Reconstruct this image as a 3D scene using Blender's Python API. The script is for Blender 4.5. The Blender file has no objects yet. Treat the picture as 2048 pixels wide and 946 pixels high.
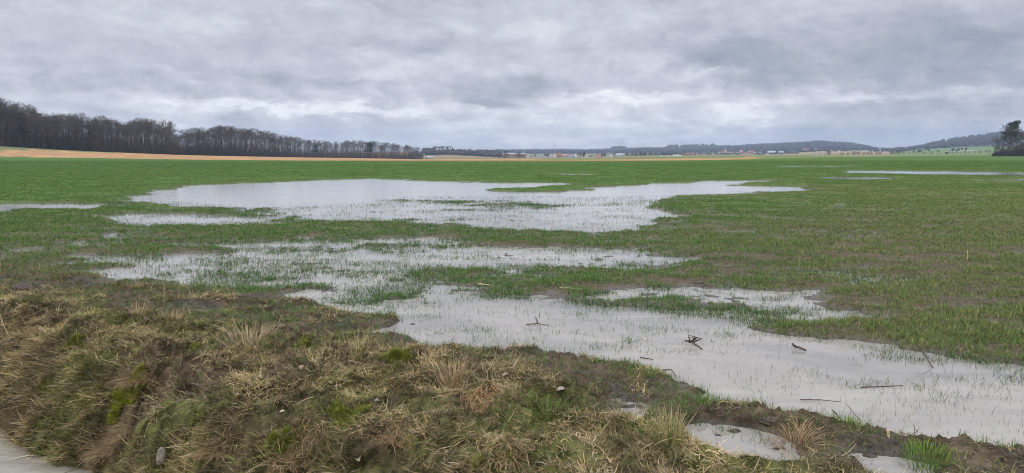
import bpy, math, random
import numpy as np
from mathutils import Vector

# ------------------------------------------------------------------ camera
F, H, YH, CY, CX = 1420.0, 1.8, 306.0, 473.0, 1024.0
PITCH = math.atan((CY - YH) / F)
SP, CP = math.sin(PITCH), math.cos(PITCH)
scene = bpy.context.scene
col = scene.collection
cam_d = bpy.data.cameras.new('camera')
cam = bpy.data.objects.new('camera', cam_d); col.objects.link(cam)
cam.location = (0, 0, H); cam.rotation_euler = (math.pi / 2 - PITCH, 0, 0)
cam_d.sensor_width = 36; cam_d.lens = F / 2048 * 36
cam_d.clip_start = 0.05; cam_d.clip_end = 40000
scene.camera = cam
scene.view_settings.view_transform = 'Standard'
scene.view_settings.look = 'None'
scene.view_settings.exposure = 0.24
scene.view_settings.gamma = 1.0

def rad(a): return math.radians(a)
random.seed(7)
rng = np.random.default_rng(11)

# ------------------------------------------------------------------ node helper
class E:
    """tiny expression wrapper over math nodes"""
    def __init__(s, nt, sock): s.nt, s.s = nt, sock
    def _op(s, op, *o):
        n = s.nt.nodes.new('ShaderNodeMath'); n.operation = op
        for i, a in enumerate((s,) + o):
            if isinstance(a, E): s.nt.links.new(a.s, n.inputs[i])
            else: n.inputs[i].default_value = a
        return E(s.nt, n.outputs[0])
    def __add__(s, o): return s._op('ADD', o)
    def __radd__(s, o): return s._op('ADD', o)
    def __sub__(s, o): return s._op('SUBTRACT', o)
    def __mul__(s, o): return s._op('MULTIPLY', o)
    def __rmul__(s, o): return s._op('MULTIPLY', o)
    def __truediv__(s, o): return s._op('DIVIDE', o)
    def exp(s): return s._op('EXPONENT')
    def pow(s, o): return s._op('POWER', o)
    def max(s, o): return s._op('MAXIMUM', o)
    def min(s, o): return s._op('MINIMUM', o)
    def step(s, a, b, oa=0.0, ob=1.0):
        n = s.nt.nodes.new('ShaderNodeMapRange'); n.interpolation_type = 'SMOOTHSTEP'
        s.nt.links.new(s.s, n.inputs[0])
        for i, x in enumerate((a, b, oa, ob)): n.inputs[i + 1].default_value = x
        return E(s.nt, n.outputs[0])
def combine(nt, x, y, z):
    n = nt.nodes.new('ShaderNodeCombineXYZ')
    for i, a in enumerate((x, y, z)):
        if isinstance(a, E): nt.links.new(a.s, n.inputs[i])
        else: n.inputs[i].default_value = a
    return n.outputs[0]
def noise(nt, vec, scale, detail=6, rough=0.55, dist=0.0):
    n = nt.nodes.new('ShaderNodeTexNoise'); n.inputs['Scale'].default_value = scale
    n.inputs['Detail'].default_value = detail; n.inputs['Roughness'].default_value = rough
    n.inputs['Distortion'].default_value = dist
    if vec is not None: nt.links.new(vec, n.inputs['Vector'])
    return E(nt, n.outputs['Fac'])
def ramp(nt, fac, stops, interp='LINEAR'):
    n = nt.nodes.new('ShaderNodeValToRGB'); n.color_ramp.interpolation = interp
    while len(n.color_ramp.elements) < len(stops): n.color_ramp.elements.new(0.5)
    for e, (p, c) in zip(n.color_ramp.elements, stops):
        e.position = p; e.color = (*c, 1)
    nt.links.new(fac.s, n.inputs[0]); return n.outputs[0]
def mixc(nt, f, a, b, mode='MIX'):
    n = nt.nodes.new('ShaderNodeMix'); n.data_type = 'RGBA'; n.blend_type = mode
    for i, x in ((0, f), (6, a), (7, b)):
        if isinstance(x, E): nt.links.new(x.s, n.inputs[i])
        elif isinstance(x, (int, float)): n.inputs[i].default_value = x
        elif isinstance(x, tuple): n.inputs[i].default_value = (*x, 1)
        else: nt.links.new(x, n.inputs[i])
    return n.outputs[2]

# ------------------------------------------------------------------ sky
SUN_EL, SUN_AZ = 34.0, 205.0      # soft light from behind and left
w = bpy.data.worlds.new('World'); scene.world = w; w.use_nodes = True
nt = w.node_tree; nt.nodes.clear()
tc = nt.nodes.new('ShaderNodeTexCoord')
sx = nt.nodes.new('ShaderNodeSeparateXYZ'); nt.links.new(tc.outputs['Generated'], sx.inputs[0])
X, Y, Z = (E(nt, sx.outputs[i]) for i in range(3))
az = X._op('ARCTAN2', Y) * (180 / math.pi)
el = Z._op('ARCSINE') * (180 / math.pi)
zz = Z.max(-0.02) + 0.13
pp = combine(nt, X / zz, Y / zz, 0.0)
lay = noise(nt, pp, 1.15, 10, 0.60, 0.25)
lay2 = noise(nt, combine(nt, X / zz + 7.3, Y / zz, 3.1), 3.4, 9, 0.62, 0.4)
pae = combine(nt, az * 0.06, el * 0.15, 1.7)
w1 = noise(nt, pae, 2.2, 8, 0.62) - 0.5
w2 = noise(nt, combine(nt, az * 0.06, el * 0.15, 9.2), 2.6, 8, 0.66) - 0.5
wisp = noise(nt, combine(nt, az * 0.10 + w1 * 1.2, el * 0.30 + az * 0.015 + w2 * 1.2, 4.4), 2.2, 10, 0.66, 0.35)
puff = noise(nt, combine(nt, az * 0.14 + w2 * 0.7, el * 0.20 + az * 0.03 + w1 * 0.7, 8.8), 3.0, 12, 0.62, 0.25)
azw = az + w1 * 11.0
elw = el + w2 * 4.2
def px_dir(u, v):
    x, up = (u - CX) / F, (CY - v) / F
    yy, z = CP + SP * up, -SP + CP * up
    return math.degrees(math.atan2(x, yy)), math.degrees(math.atan2(z, math.hypot(x, yy)))
FEAT = [  # u, v, half width deg, half height deg, amount (cloud masses and gaps, by direction)
    (1060, 172, 4.5, 0.7, -0.17), (1020, 130, 3.0, 0.9, 0.10), (1150, 262, 18.0, 1.2, 0.17), (1500, 105, 7.0, 1.9, -0.26),
    (1640, 150, 6.0, 1.0, -0.16), (1960, 150, 5.5, 2.4, -0.28), (1820, 60, 6.0, 2.0, -0.12),
    (640, 215, 14.0, 0.42, 0.34), (380, 222, 6.0, 0.5, 0.10), (1250, 196, 7.0, 0.45, 0.26), (1750, 196, 9.0, 0.45, 0.24),
    (1490, 228, 2.0, 0.8, 0.30), (1250, 238, 4.0, 0.6, 0.12), (360, 252, 1.5, 0.5, 0.30),
    (1170, 60, 7.0, 2.0, 0.07), (1000, 20, 12.0, 1.2, -0.05), (780, 125, 4.5, 0.9, 0.10), (1400, 148, 4.0, 0.5, 0.22),
    (640, 160, 5.0, 0.6, -0.14), (260, 110, 9.0, 2.2, -0.08), (800, 95, 6.0, 0.7, -0.14), (200, 60, 6.0, 1.0, 0.03), (100, 190, 9.0, 1.2, -0.03),
    (980, 205, 1.4, 0.4, -0.2), (480, 237, 1.1, 0.3, -0.16), (1730, 205, 4.0, 0.7, -0.10),
    (1750, 275, 8.0, 1.2, -0.22), (1000, 290, 9.0, 0.5, 0.02), (1250, 283, 10.0, 0.35, 0.2),
]
acc = E(nt, nt.nodes.new('ShaderNodeValue').outputs[0]); acc.s.default_value = 0.50
for (u, v, sa, se, am) in FEAT:
    a0, e0 = px_dir(u, v)
    da = (azw - a0) / sa; de = (elw - e0) / se
    acc = acc + (da * da + de * de)._op('MULTIPLY', -1.0).exp() * (am * 1.25)
low = el.step(0.0, 7.0, 1.0, 0.55)
acc = acc + (lay - 0.5) * 0.58 + (lay2 - 0.5) * 0.30 + (wisp - 0.5) * 0.62 * low + (puff - 0.5) * 0.85 * el.step(3.5, 7.5, 1.0, 0.6)
cloud = ramp(nt, acc, [(0.0, (0.25, 0.285, 0.35)), (0.28, (0.385, 0.402, 0.465)), (0.5, (0.535, 0.542, 0.610)),
                       (0.68, (0.67, 0.678, 0.735)), (0.85, (0.83, 0.84, 0.875)), (1.0, (0.93, 0.94, 0.96))])
blue = el.step(0.0, 3.0, 0.38, 0.0)
cloud = mixc(nt, blue, cloud, (0.58, 0.635, 0.745))
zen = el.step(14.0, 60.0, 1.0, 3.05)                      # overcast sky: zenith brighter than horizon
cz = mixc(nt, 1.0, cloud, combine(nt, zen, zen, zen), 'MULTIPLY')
sky = nt.nodes.new('ShaderNodeTexSky'); sky.sky_type = 'NISHITA'; sky.sun_disc = False
sky.sun_elevation = rad(SUN_EL); sky.sun_rotation = rad(SUN_AZ)
bg1 = nt.nodes.new('ShaderNodeBackground'); bg1.inputs[1].default_value = 0.05
nt.links.new(sky.outputs[0], bg1.inputs[0])
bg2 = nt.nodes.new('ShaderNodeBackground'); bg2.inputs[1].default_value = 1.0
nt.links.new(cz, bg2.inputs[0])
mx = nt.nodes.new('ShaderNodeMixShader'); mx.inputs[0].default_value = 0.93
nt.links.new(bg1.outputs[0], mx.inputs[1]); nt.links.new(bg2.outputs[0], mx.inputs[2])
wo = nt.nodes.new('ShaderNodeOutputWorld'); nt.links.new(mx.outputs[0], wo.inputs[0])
# soft sun behind the overcast
sd = bpy.data.lights.new('sun', 'SUN'); sd.energy = 1.5; sd.angle = rad(18); sd.color = (1.0, 0.96, 0.9)
so = bpy.data.objects.new('sun', sd); col.objects.link(so)
d = Vector((math.sin(rad(SUN_AZ)) * math.cos(rad(SUN_EL)), math.cos(rad(SUN_AZ)) * math.cos(rad(SUN_EL)), math.sin(rad(SUN_EL))))
so.rotation_euler = d.to_track_quat('Z', 'Y').to_euler(); so.location = (0, 0, 60)

# ------------------------------------------------------------------ projection helpers
def proj(x, y, z=0.0):
    zc = z - H
    f = y * CP - zc * SP; up = y * SP + zc * CP
    f = np.maximum(f, 1e-3)
    return CX + F * x / f, CY - F * up / f
def gnd(u, v, z=0.0):
    x, up = (u - CX) / F, (CY - v) / F
    yy, zz_ = CP + SP * up, -SP + CP * up
    t = (z - H) / zz_
    return x * t, yy * t
def far(u, v, D):
    x, up = (u - CX) / F, (CY - v) / F
    yy, zz_ = CP + SP * up, -SP + CP * up
    return x / yy * D, D, H + zz_ / yy * D

# ------------------------------------------------------------------ numpy noise
def _hash(ix, iy, seed):
    h = (ix.astype(np.int64) * 374761393 + iy.astype(np.int64) * 668265263 + seed * 1442695041) & 0xffffffff
    h = ((h ^ (h >> 13)) * 1274126177) & 0xffffffff
    return ((h ^ (h >> 16)) & 0xffffff) / float(0xffffff)
def vnoise(x, y, seed=0):
    ix, iy = np.floor(x), np.floor(y); fx, fy = x - ix, y - iy
    fx = fx * fx * (3 - 2 * fx); fy = fy * fy * (3 - 2 * fy)
    a, b = _hash(ix, iy, seed), _hash(ix + 1, iy, seed)
    c, d_ = _hash(ix, iy + 1, seed), _hash(ix + 1, iy + 1, seed)
    return (a * (1 - fx) + b * fx) * (1 - fy) + (c * (1 - fx) + d_ * fx) * fy
def fbm(x, y, seed=0, oct=4, gain=0.5):
    s, a, t = 0.0, 1.0, 0.0
    for i in range(oct):
        cs, sn = math.cos(0.7 * i), math.sin(0.7 * i)
        s = s + a * vnoise((x * cs - y * sn) * 2 ** i + 13.7 * i, (x * sn + y * cs) * 2 ** i + 5.1 * i, seed + i)
        t += a; a *= gain
    return s / t - 0.5
def sstep(x, a, b):
    t = np.clip((x - a) / (b - a), 0, 1); return t * t * (3 - 2 * t)

# ------------------------------------------------------------------ where the flood stands (outlines on the ground plane)
MU0, MDU, MV0, MDV = -500, 4, 326, 1
MW, MH = 880, 800
gu, gv = np.meshgrid(MU0 + MDU * np.arange(MW), MV0 + MDV * np.arange(MH))
def raster(polys):
    m = np.zeros((MH, MW))
    for val, pts in polys:
        pts = np.array(pts, float); ins = np.zeros((MH, MW), bool)
        j = len(pts) - 1
        for i in range(len(pts)):
            (x1, y1), (x2, y2) = pts[i], pts[j]
            if y1 != y2:
                ins ^= ((y1 > gv) != (y2 > gv)) & (gu < (x2 - x1) * (gv - y1) / (y2 - y1) + x1)
            j = i
        m[ins] = val
    return m
def blur(m, su, sv):
    for ax, s_ in ((1, su / MDU), (0, sv / MDV)):
        r = int(3 * s_) + 1; k = np.exp(-0.5 * (np.arange(-r, r + 1) / s_) ** 2); k /= k.sum()
        pad = [(0, 0), (0, 0)]; pad[ax] = (r, r)
        mp = np.pad(m, pad, mode='edge'); out = np.zeros_like(m)
        for i, kk in enumerate(k):
            sl = [slice(None), slice(None)]; sl[ax] = slice(i, i + m.shape[ax]); out += kk * mp[tuple(sl)]
        m = out
    return m
WET = [
    (1.0, [(180, 397), (300, 386), (370, 371), (560, 363), (760, 357), (840, 361), (1000, 366), (1140, 366), (1080, 372), (1010, 376),
           (960, 381), (1060, 384), (1130, 382), (1200, 373), (1330, 366), (1400, 362), (1570, 360), (1420, 369), (1520, 372), (1620, 375),
           (1590, 382), (1400, 392), (1320, 402), (1340, 422), (1330, 440), (1250, 452), (1150, 459), (1000, 456), (930, 443), (800, 436),
           (650, 437), (540, 434), (490, 422), (380, 414), (320, 406), (230, 403)]),
    (0.50, [(800, 395), (900, 397), (1080, 400), (1190, 408), (1100, 419), (960, 421), (890, 407), (820, 403)]),
    (0.45, [(355, 408), (500, 412), (560, 416), (520, 422), (400, 416)]),
    (0.95, [(150, 434), (260, 428), (400, 431), (510, 434), (500, 446), (400, 449), (290, 449), (180, 442)]),
    (0.72, [(190, 476), (250, 466), (340, 463), (330, 474), (260, 482), (210, 482)]),
    (0.68, [(400, 486), (520, 477), (560, 487), (520, 500), (430, 500)]),
    (0.89, [(440, 502), (560, 487), (700, 480), (830, 474), (930, 481), (1050, 491), (1200, 500), (1340, 512), (1375, 522), (1250, 528),
            (1100, 522), (1000, 522), (880, 520), (760, 530), (900, 538), (1040, 548), (1040, 556), (900, 560), (870, 572), (930, 583),
            (830, 600), (780, 620), (700, 606), (600, 590), (510, 574), (400, 562), (260, 548), (170, 535), (200, 520), (330, 527), (420, 520)]),
    (0.90, [(540, 585), (700, 570), (900, 560), (1000, 572), (1010, 596), (880, 625), (760, 640), (690, 655), (640, 625)]),
    (0.50, [(470, 522), (600, 518), (680, 528), (600, 540), (490, 536)]),
    (0.50, [(830, 532), (960, 532), (1060, 540), (1100, 556), (980, 572), (900, 560)]),
    (0.45, [(880, 585), (1000, 578), (1090, 583), (1060, 598), (960, 604)]),
    (0.80, [(200, 530), (420, 515), (440, 560), (260, 552)]),
    (1.0, [(680, 660), (720, 625), (880, 608), (960, 598), (1100, 590), (1300, 584), (1480, 578), (1640, 590), (1720, 606), (1660, 622),
           (1560, 634), (1560, 655), (1640, 672), (1800, 700), (1950, 738), (2048, 750), (2600, 830), (2600, 1000), (2048, 892), (1850, 862),
           (1700, 832), (1500, 792), (1380, 768), (1250, 747), (1100, 722), (950, 702), (850, 692), (800, 668)]),
    (0.72, [(1000, 592), (1300, 583), (1490, 578), (1640, 590), (1710, 606), (1560, 640), (1380, 628), (1150, 612)]),
    (0.50, [(1450, 612), (1640, 618), (1600, 640), (1440, 634), (1400, 622)]),
    (0.75, [(1560, 547), (1630, 544), (1720, 551), (1700, 561), (1600, 556)]),
    (0.75, [(1760, 551), (1840, 554), (1860, 562), (1780, 562)]),
    (1.0, [(-500, 408), (0, 409), (180, 407), (215, 413), (0, 421), (-500, 424)]),
    (1.0, [(1665, 342), (1800, 341.6), (2048, 344.5), (2600, 349), (2600, 356), (2048, 350.5), (1820, 347.5), (1700, 345)]),
    (0.75, [(1930, 361), (2048, 358), (2600, 356), (2600, 360), (2048, 361), (1950, 364)]),
    (0.9, [(1530, 331), (1720, 331.5), (1720, 334.8), (1560, 334.8)]),
    (0.7, [(1095, 347.4), (1190, 347.4), (1190, 350), (1110, 350)]),
    (0.85, [(1640, 355), (1770, 353), (1800, 359), (1660, 360)]),
    (1.0, [(1150, 802), (1215, 806), (1285, 826), (1255, 850), (1185, 836)]),
    (1.0, [(1350, 848), (1440, 842), (1510, 852), (1580, 880), (1560, 920), (1440, 920), (1385, 888)]),
    (1.0, [(1670, 900), (1790, 910), (1840, 935), (1830, 975), (1740, 960)]),
    (0.66, [(590, 680), (630, 672), (670, 680), (640, 690), (600, 690)]), (0.8, [(690, 652), (720, 656), (715, 664), (690, 662)]),
]
_m = raster(WET)
_k = np.clip(0.034 * (MV0 + np.arange(MH) - YH), 0, 6).astype(int)
_m = np.maximum(_m, _m[np.maximum(np.arange(MH) - _k, 0)])
_m = np.maximum(_m, _m[np.maximum(np.arange(MH) - _k // 2, 0)])
_mf, _mn = blur(_m, 8, 0.9), blur(_m, 16, 5.5)
_tv = sstep(gv, 400, 560)
MASK = _mf * (1 - _tv) + _mn * _tv
# how much crop stands above the water / on the land
COV = [(1.0, [(-500, 0), (2600, 0), (2600, 2000), (-500, 2000)]),
       (0.04, [(300, 355), (900, 355), (1100, 366), (1600, 358), (1640, 376), (1300, 392), (1100, 394), (800, 394), (640, 412), (500, 416), (300, 400)]),
       (0.95, [(180, 396), (330, 396), (500, 416), (640, 412), (800, 396), (1200, 410), (1330, 398), (1350, 440), (1250, 458), (900, 450), (520, 440), (300, 410)]),
       (0.55, [(150, 428), (520, 430), (500, 450), (180, 448)]),
       (0.68, [(160, 500), (440, 500), (560, 484), (830, 470), (1060, 488), (1380, 512), (1380, 530), (1050, 560), (930, 583), (780, 640), (600, 605), (160, 560)]),
       (0.46, [(700, 655), (740, 615), (960, 592), (1300, 625), (1560, 660), (1800, 705), (2048, 755), (2600, 840), (2600, 1100), (2048, 892), (1700, 832), (1380, 768), (1100, 722), (850, 692)]),
       (1.15, [(960, 592), (1300, 580), (1700, 590), (1720, 612), (1560, 650), (1300, 622)]),
       (0.36, [(560, 585), (700, 640), (740, 612), (960, 590), (1000, 612), (840, 640), (760, 668)]),
       (0.03, [(1650, 338), (2600, 343), (2600, 360), (1700, 350)]), (0.05, [(1890, 355), (2600, 350), (2600, 366), (1950, 370)]), (0.05, [(1510, 328), (1740, 328), (1740, 338), (1540, 338)]), (0.05, [(1080, 344), (1200, 344), (1200, 354), (1090, 354)]), (0.15, [(-500, 405), (215, 405), (215, 417), (0, 424), (-500, 428)]),
       (1.0, [(1500, 650), (2048, 742), (2100, 768), (1800, 722), (1500, 668)])]
_c = raster(COV); COVM = blur(_c, 8, 1.2) * (1 - _tv) + blur(_c, 16, 4) * _tv
def samp(M, u, v):
    a = np.clip((u - MU0) / MDU, 0, MW - 1.001); b = np.clip((v - MV0) / MDV, 0, MH - 1.001)
    i, j = a.astype(int), b.astype(int); fa, fb = a - i, b - j
    return (M[j, i] * (1 - fa) + M[j, i + 1] * fa) * (1 - fb) + (M[j + 1, i] * (1 - fa) + M[j + 1, i + 1] * fa) * fb

# verge line: runs from far left to near right; s > 0 lies on the camera's side
LX0, LY0, LSL = -7.2, 10.0, -0.553
LN = 1 / math.hypot(1, LSL)
def vs(x, y): return (LY0 + LSL * (x - LX0) - y) * LN
def verge_s(x, y):
    s = vs(x, y)
    return s - 0.38 * sstep(x, -1.0, 1.2) - 0.24 * sstep(x, 0.3, 2.0) - 0.28 * sstep(-x, 1.8, 4.0) * (1 - sstep(s, 0.9, 1.7)) + 0.30 * fbm(x * 0.9, y * 0.9, 41, 3) * sstep(s, -0.8, 0.4) - 0.28 * sstep(x, -3.1, -2.3) * sstep(s, 1.2, 1.9)
PS = [-9, -0.5, -0.1, 0.25, 0.6, 1.0, 1.5, 1.9, 2.25, 2.6, 3.2, 4.3, 5.0, 60]
PZ = [0, 0.0, 0.020, 0.04, 0.085, 0.105, 0.05, -0.14, -0.50, -0.85, -0.85, 0.05, 0.12, 0.12]
def ground(x, y, fine=True):
    """height of the near ground plus masks"""
    u, v = proj(x, y)
    D = np.hypot(x, y)
    s = verge_s(x, y)
    nearv = sstep(s, -0.6, 0.2)
    wx = (fbm(x * 0.45, y * 0.8, 501, 4) * 1.5 + fbm(x * 2.2, y * 2.8, 503, 3) * 0.35) * (1 + np.minimum(D, 34) / 16) * (1 - 0.6 * nearv)
    wy = (fbm(x * 0.45, y * 0.8, 511, 4) * 0.9 + fbm(x * 2.2, y * 2.8, 513, 3) * 0.25) * (1 + np.minimum(D, 24) / 22) * (1 - 0.6 * nearv)
    uw, vw = proj(x + wx, y + wy)
    wet = samp(MASK, uw, vw)
    farf = sstep(D, 14, 40)
    soft = fbm(x * 0.55, y * 1.3, 3, 4)                  # broad unevenness stretched along the rows
    mid = fbm(x * 1.5, y * 2.6, 6, 3)
    clod = fbm(x * 4.1, y * 4.8, 9, 4, 0.65)
    rows = fbm(x * 0.16, y * 0.8, 23, 3)
    z = (0.40 - wet) * (0.080 + 0.05 * farf) + soft * 0.095 + mid * 0.085 * (1 - 0.5 * farf) + clod * 0.085 * (1 - 0.8 * farf) + rows * 0.07 * farf
    z = z + 0.006
    deep = sstep(wet, 0.88, 0.995)
    z = z - 0.035 * deep - 0.02 * deep * farf
    bank = np.interp(s, PS, PZ)
    vm = sstep(s, 0.15, 0.75)                            # how far into the grassy verge
    lump = np.abs(fbm(x * 2.3, y * 2.3, 61, 3)) * 0.28 + fbm(x * 5.5, y * 5.5, 71, 4, 0.6) * 0.22
    lowr = 1 - 0.62 * sstep(x, 0.1, 1.3)
    bank = np.where(bank > 0, bank * lowr, bank); lump = lump * (0.45 + 0.55 * lowr)
    pud = sstep(wet, 0.30, 0.65) * sstep(s, -0.3, 0.1)
    z = z * (1 - vm * 0.55) + bank * (1 - pud * 0.8) + lump * vm * (1 - pud) - 0.03 * vm * (1 - pud)
    z = z * (1 - pud) + pud * (-0.020 + clod * 0.13) * (s > -0.1) + pud * z * (s <= -0.1)
    # churned mud just outside the verge
    mud = sstep(s, -1.3 - 0.5 * sstep(-x, 1.5, 3.5), -0.5) * (1 - sstep(s, 0.3, 0.8))
    z = z + mud * np.abs(fbm(x * 5.5, y * 6.2, 81, 5, 0.68)) * 0.17 * (1 - 0.95 * sstep(wet, 0.25, 0.7))
    return z, wet, s, vm, mud, D, u, v

def surf(u, v):
    """where the line of sight first meets the ground"""
    zs_ = np.linspace(0.35, -0.9, 500); X_, Y_ = gnd(u, v, zs_)
    g_ = ground(X_, Y_)[0]; k_ = np.argmax(zs_ <= g_ + 0.001)
    return float(X_[k_]), float(Y_[k_])

# ------------------------------------------------------------------ mesh helpers
def mesh(name, V, polys, mat=None, parent=None, colr=None, smooth=True, extra=None):
    me = bpy.data.meshes.new(name)
    V = np.ascontiguousarray(V, dtype=np.float32).reshape(-1, 3)
    if isinstance(polys, np.ndarray): polys = [polys]
    polys = [np.asarray(p) for p in polys if len(p)]
    me.vertices.add(len(V)); me.vertices.foreach_set('co', V.ravel())
    loops = np.concatenate([p.ravel() for p in polys]).astype(np.int32)
    tot = np.concatenate([np.full(len(p), p.shape[1]) for p in polys]).astype(np.int32)
    st = np.concatenate([[0], np.cumsum(tot)[:-1]]).astype(np.int32)
    me.loops.add(len(loops)); me.loops.foreach_set('vertex_index', loops)
    me.polygons.add(len(tot)); me.polygons.foreach_set('loop_start', st); me.polygons.foreach_set('loop_total', tot)
    if smooth: me.polygons.foreach_set('use_smooth', np.ones(len(tot), bool))
    if colr is not None:
        a = me.color_attributes.new('Col', 'FLOAT_COLOR', 'POINT')
        c = np.ones((len(V), 4), np.float32); c[:, :3] = colr; a.data.foreach_set('color', c.ravel())
    for k, arr in (extra or {}).items():
        a = me.attributes.new(k, 'FLOAT', 'POINT'); a.data.foreach_set('value', np.asarray(arr, np.float32))
    me.update(calc_edges=True); me.validate()
    if mat: me.materials.append(mat)
    o = bpy.data.objects.new(name, me); col.objects.link(o)
    if parent: o.parent = parent
    return o
def tag(o, label=None, cat=None, group=None, kind=None):
    if label: o['label'] = label
    if cat: o['category'] = cat
    if group: o['group'] = group
    if kind: o['kind'] = kind
    return o
def empty(name, loc, rz=0.0, sc=1.0):
    o = bpy.data.objects.new(name, None); col.objects.link(o); o.empty_display_size = 0.1
    o.location = loc; o.rotation_euler = (0, 0, rz); o.scale = (sc, sc, sc); return o
def copy_tree(o, parent=None):
    c = o.copy(); col.objects.link(c); c.parent = parent
    for ch in [k for k in o.children]: copy_tree(ch, c)
    return c
class MB:
    """collects small shapes into one mesh"""
    def __init__(s): s.v, s.q, s.t, s.n = [], [], [], 0
    def add(s, V, q=(), t=()):
        V = np.asarray(V, float).reshape(-1, 3)
        s.v.append(V)
        if len(q): s.q.append(np.asarray(q) + s.n)
        if len(t): s.t.append(np.asarray(t) + s.n)
        s.n += len(V)
    def box(s, x0, x1, y0, y1, z0, z1):
        V = [(x, y, z) for z in (z0, z1) for y in (y0, y1) for x in (x0, x1)]
        s.add(V, [(0, 2, 3, 1), (4, 5, 7, 6), (0, 1, 5, 4), (2, 6, 7, 3), (0, 4, 6, 2), (1, 3, 7, 5)])
    def tube(s, P, R, k=6, cap=True):
        P = np.asarray(P, float); n = len(P); V = []
        up = np.array([0.31, 0.22, 0.93])
        for i in range(n):
            dd = P[min(i + 1, n - 1)] - P[max(i - 1, 0)]; dd = dd / (np.linalg.norm(dd) + 1e-9)
            a = np.cross(dd, up); a /= np.linalg.norm(a) + 1e-9; b = np.cross(dd, a)
            for j in range(k):
                th = 2 * math.pi * j / k
                V.append(P[i] + R[i] * (math.cos(th) * a + math.sin(th) * b))
        q = [(i * k + j, i * k + (j + 1) % k, (i + 1) * k + (j + 1) % k, (i + 1) * k + j) for i in range(n - 1) for j in range(k)]
        t = []
        if cap:
            V.append(P[0]); V.append(P[-1]); c0, c1 = n * k, n * k + 1
            t = [(c0, (j + 1) % k, j) for j in range(k)] + [(c1, (n - 1) * k + j, (n - 1) * k + (j + 1) % k) for j in range(k)]
        s.add(V, q, t)
    def build(s, name, mat, parent=None, smooth=True, colr=None):
        return mesh(name, np.concatenate(s.v), [np.concatenate(x) for x in (s.q, s.t) if x], mat, parent, colr, smooth)

def material(name, base=None, rough=0.8, attr=False, var=0.25, scale=8.0, bump=0.0, bscale=30.0, spec=0.3, trans=0.0, coords='Object'):
    m = bpy.data.materials.new(name); m.use_nodes = True
    t = m.node_tree; b = t.nodes['Principled BSDF']
    b.inputs['Roughness'].default_value = rough; b.inputs['Specular IOR Level'].default_value = spec
    co = t.nodes.new('ShaderNodeTexCoord').outputs[coords]
    n = noise(t, co, scale, 5, 0.6)
    f = n.step(0.3, 0.7, 1 - var, 1 + var)
    if attr:
        a = t.nodes.new('ShaderNodeAttribute'); a.attribute_name = 'Col'; src = a.outputs['Color']
    else:
        r = t.nodes.new('ShaderNodeRGB'); r.outputs[0].default_value = (*base, 1); src = r.outputs[0]
    c = mixc(t, 1.0, src, combine(t, f, f, f), 'MULTIPLY')
    t.links.new(c, b.inputs['Base Color'])
    if bump:
        bn = t.nodes.new('ShaderNodeBump'); bn.inputs['Distance'].default_value = bump
        t.links.new(noise(t, co, bscale, 6, 0.6).s, bn.inputs['Height']); t.links.new(bn.outputs[0], b.inputs['Normal'])
    if trans:
        tr = t.nodes.new('ShaderNodeBsdfTranslucent'); t.links.new(c, tr.inputs[0])
        ms = t.nodes.new('ShaderNodeMixShader'); ms.inputs[0].default_value = trans
        t.links.new(b.outputs[0], ms.inputs[1]); t.links.new(tr.outputs[0], ms.inputs[2])
        t.links.new(ms.outputs[0], t.nodes['Material Output'].inputs[0])
    return m

# ------------------------------------------------------------------ materials
M_blade = material('blade', rough=0.55, attr=True, var=0.12, scale=20, spec=0.12, trans=0.25)
M_straw = material('dry_grass', rough=0.75, attr=True, var=0.15, scale=30, spec=0.1, trans=0.12)
M_bark = material('bark', (0.062, 0.055, 0.046), 0.9, var=0.35, scale=1.5)
M_twig = material('twigs', (0.088, 0.076, 0.063), 0.9, var=0.3, scale=0.4)
M_twigr = material('reddish_twigs', (0.110, 0.085, 0.068), 0.9, var=0.3, scale=0.4)
M_needle = material('needles', (0.030, 0.050, 0.026), 0.8, var=0.4, scale=1.0)
M_far = material('far_woodland', rough=0.95, attr=True, var=0.2, scale=0.02, spec=0.0)
M_wood = material('wet_wood', (0.075, 0.055, 0.042), 0.55, var=0.5, scale=40, bump=0.004, bscale=90)
M_palew = material('pale_stalk', (0.42, 0.34, 0.22), 0.7, var=0.3, scale=40, bump=0.002, bscale=120)
M_stone = material('stone', (0.19, 0.17, 0.145), 0.9, var=0.5, scale=14, bump=0.01, bscale=30)
M_clod = material('mud_clod', (0.075, 0.058, 0.045), 0.6, var=0.4, scale=25, bump=0.012, bscale=50)
M_leaf = material('dead_leaf', (0.34, 0.25, 0.18), 0.7, var=0.3, scale=30, trans=0.15)
M_leafp = material('bleached_leaf', (0.42, 0.37, 0.31), 0.7, var=0.2, scale=30, trans=0.15)
M_glass = material('window_glass', (0.04, 0.05, 0.06), 0.2, spec=0.6)
_mats = {}
def paint(name, c, rough=0.85):
    if name not in _mats: _mats[name] = material(name, c, rough, var=0.12, scale=0.4)
    return _mats[name]

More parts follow.
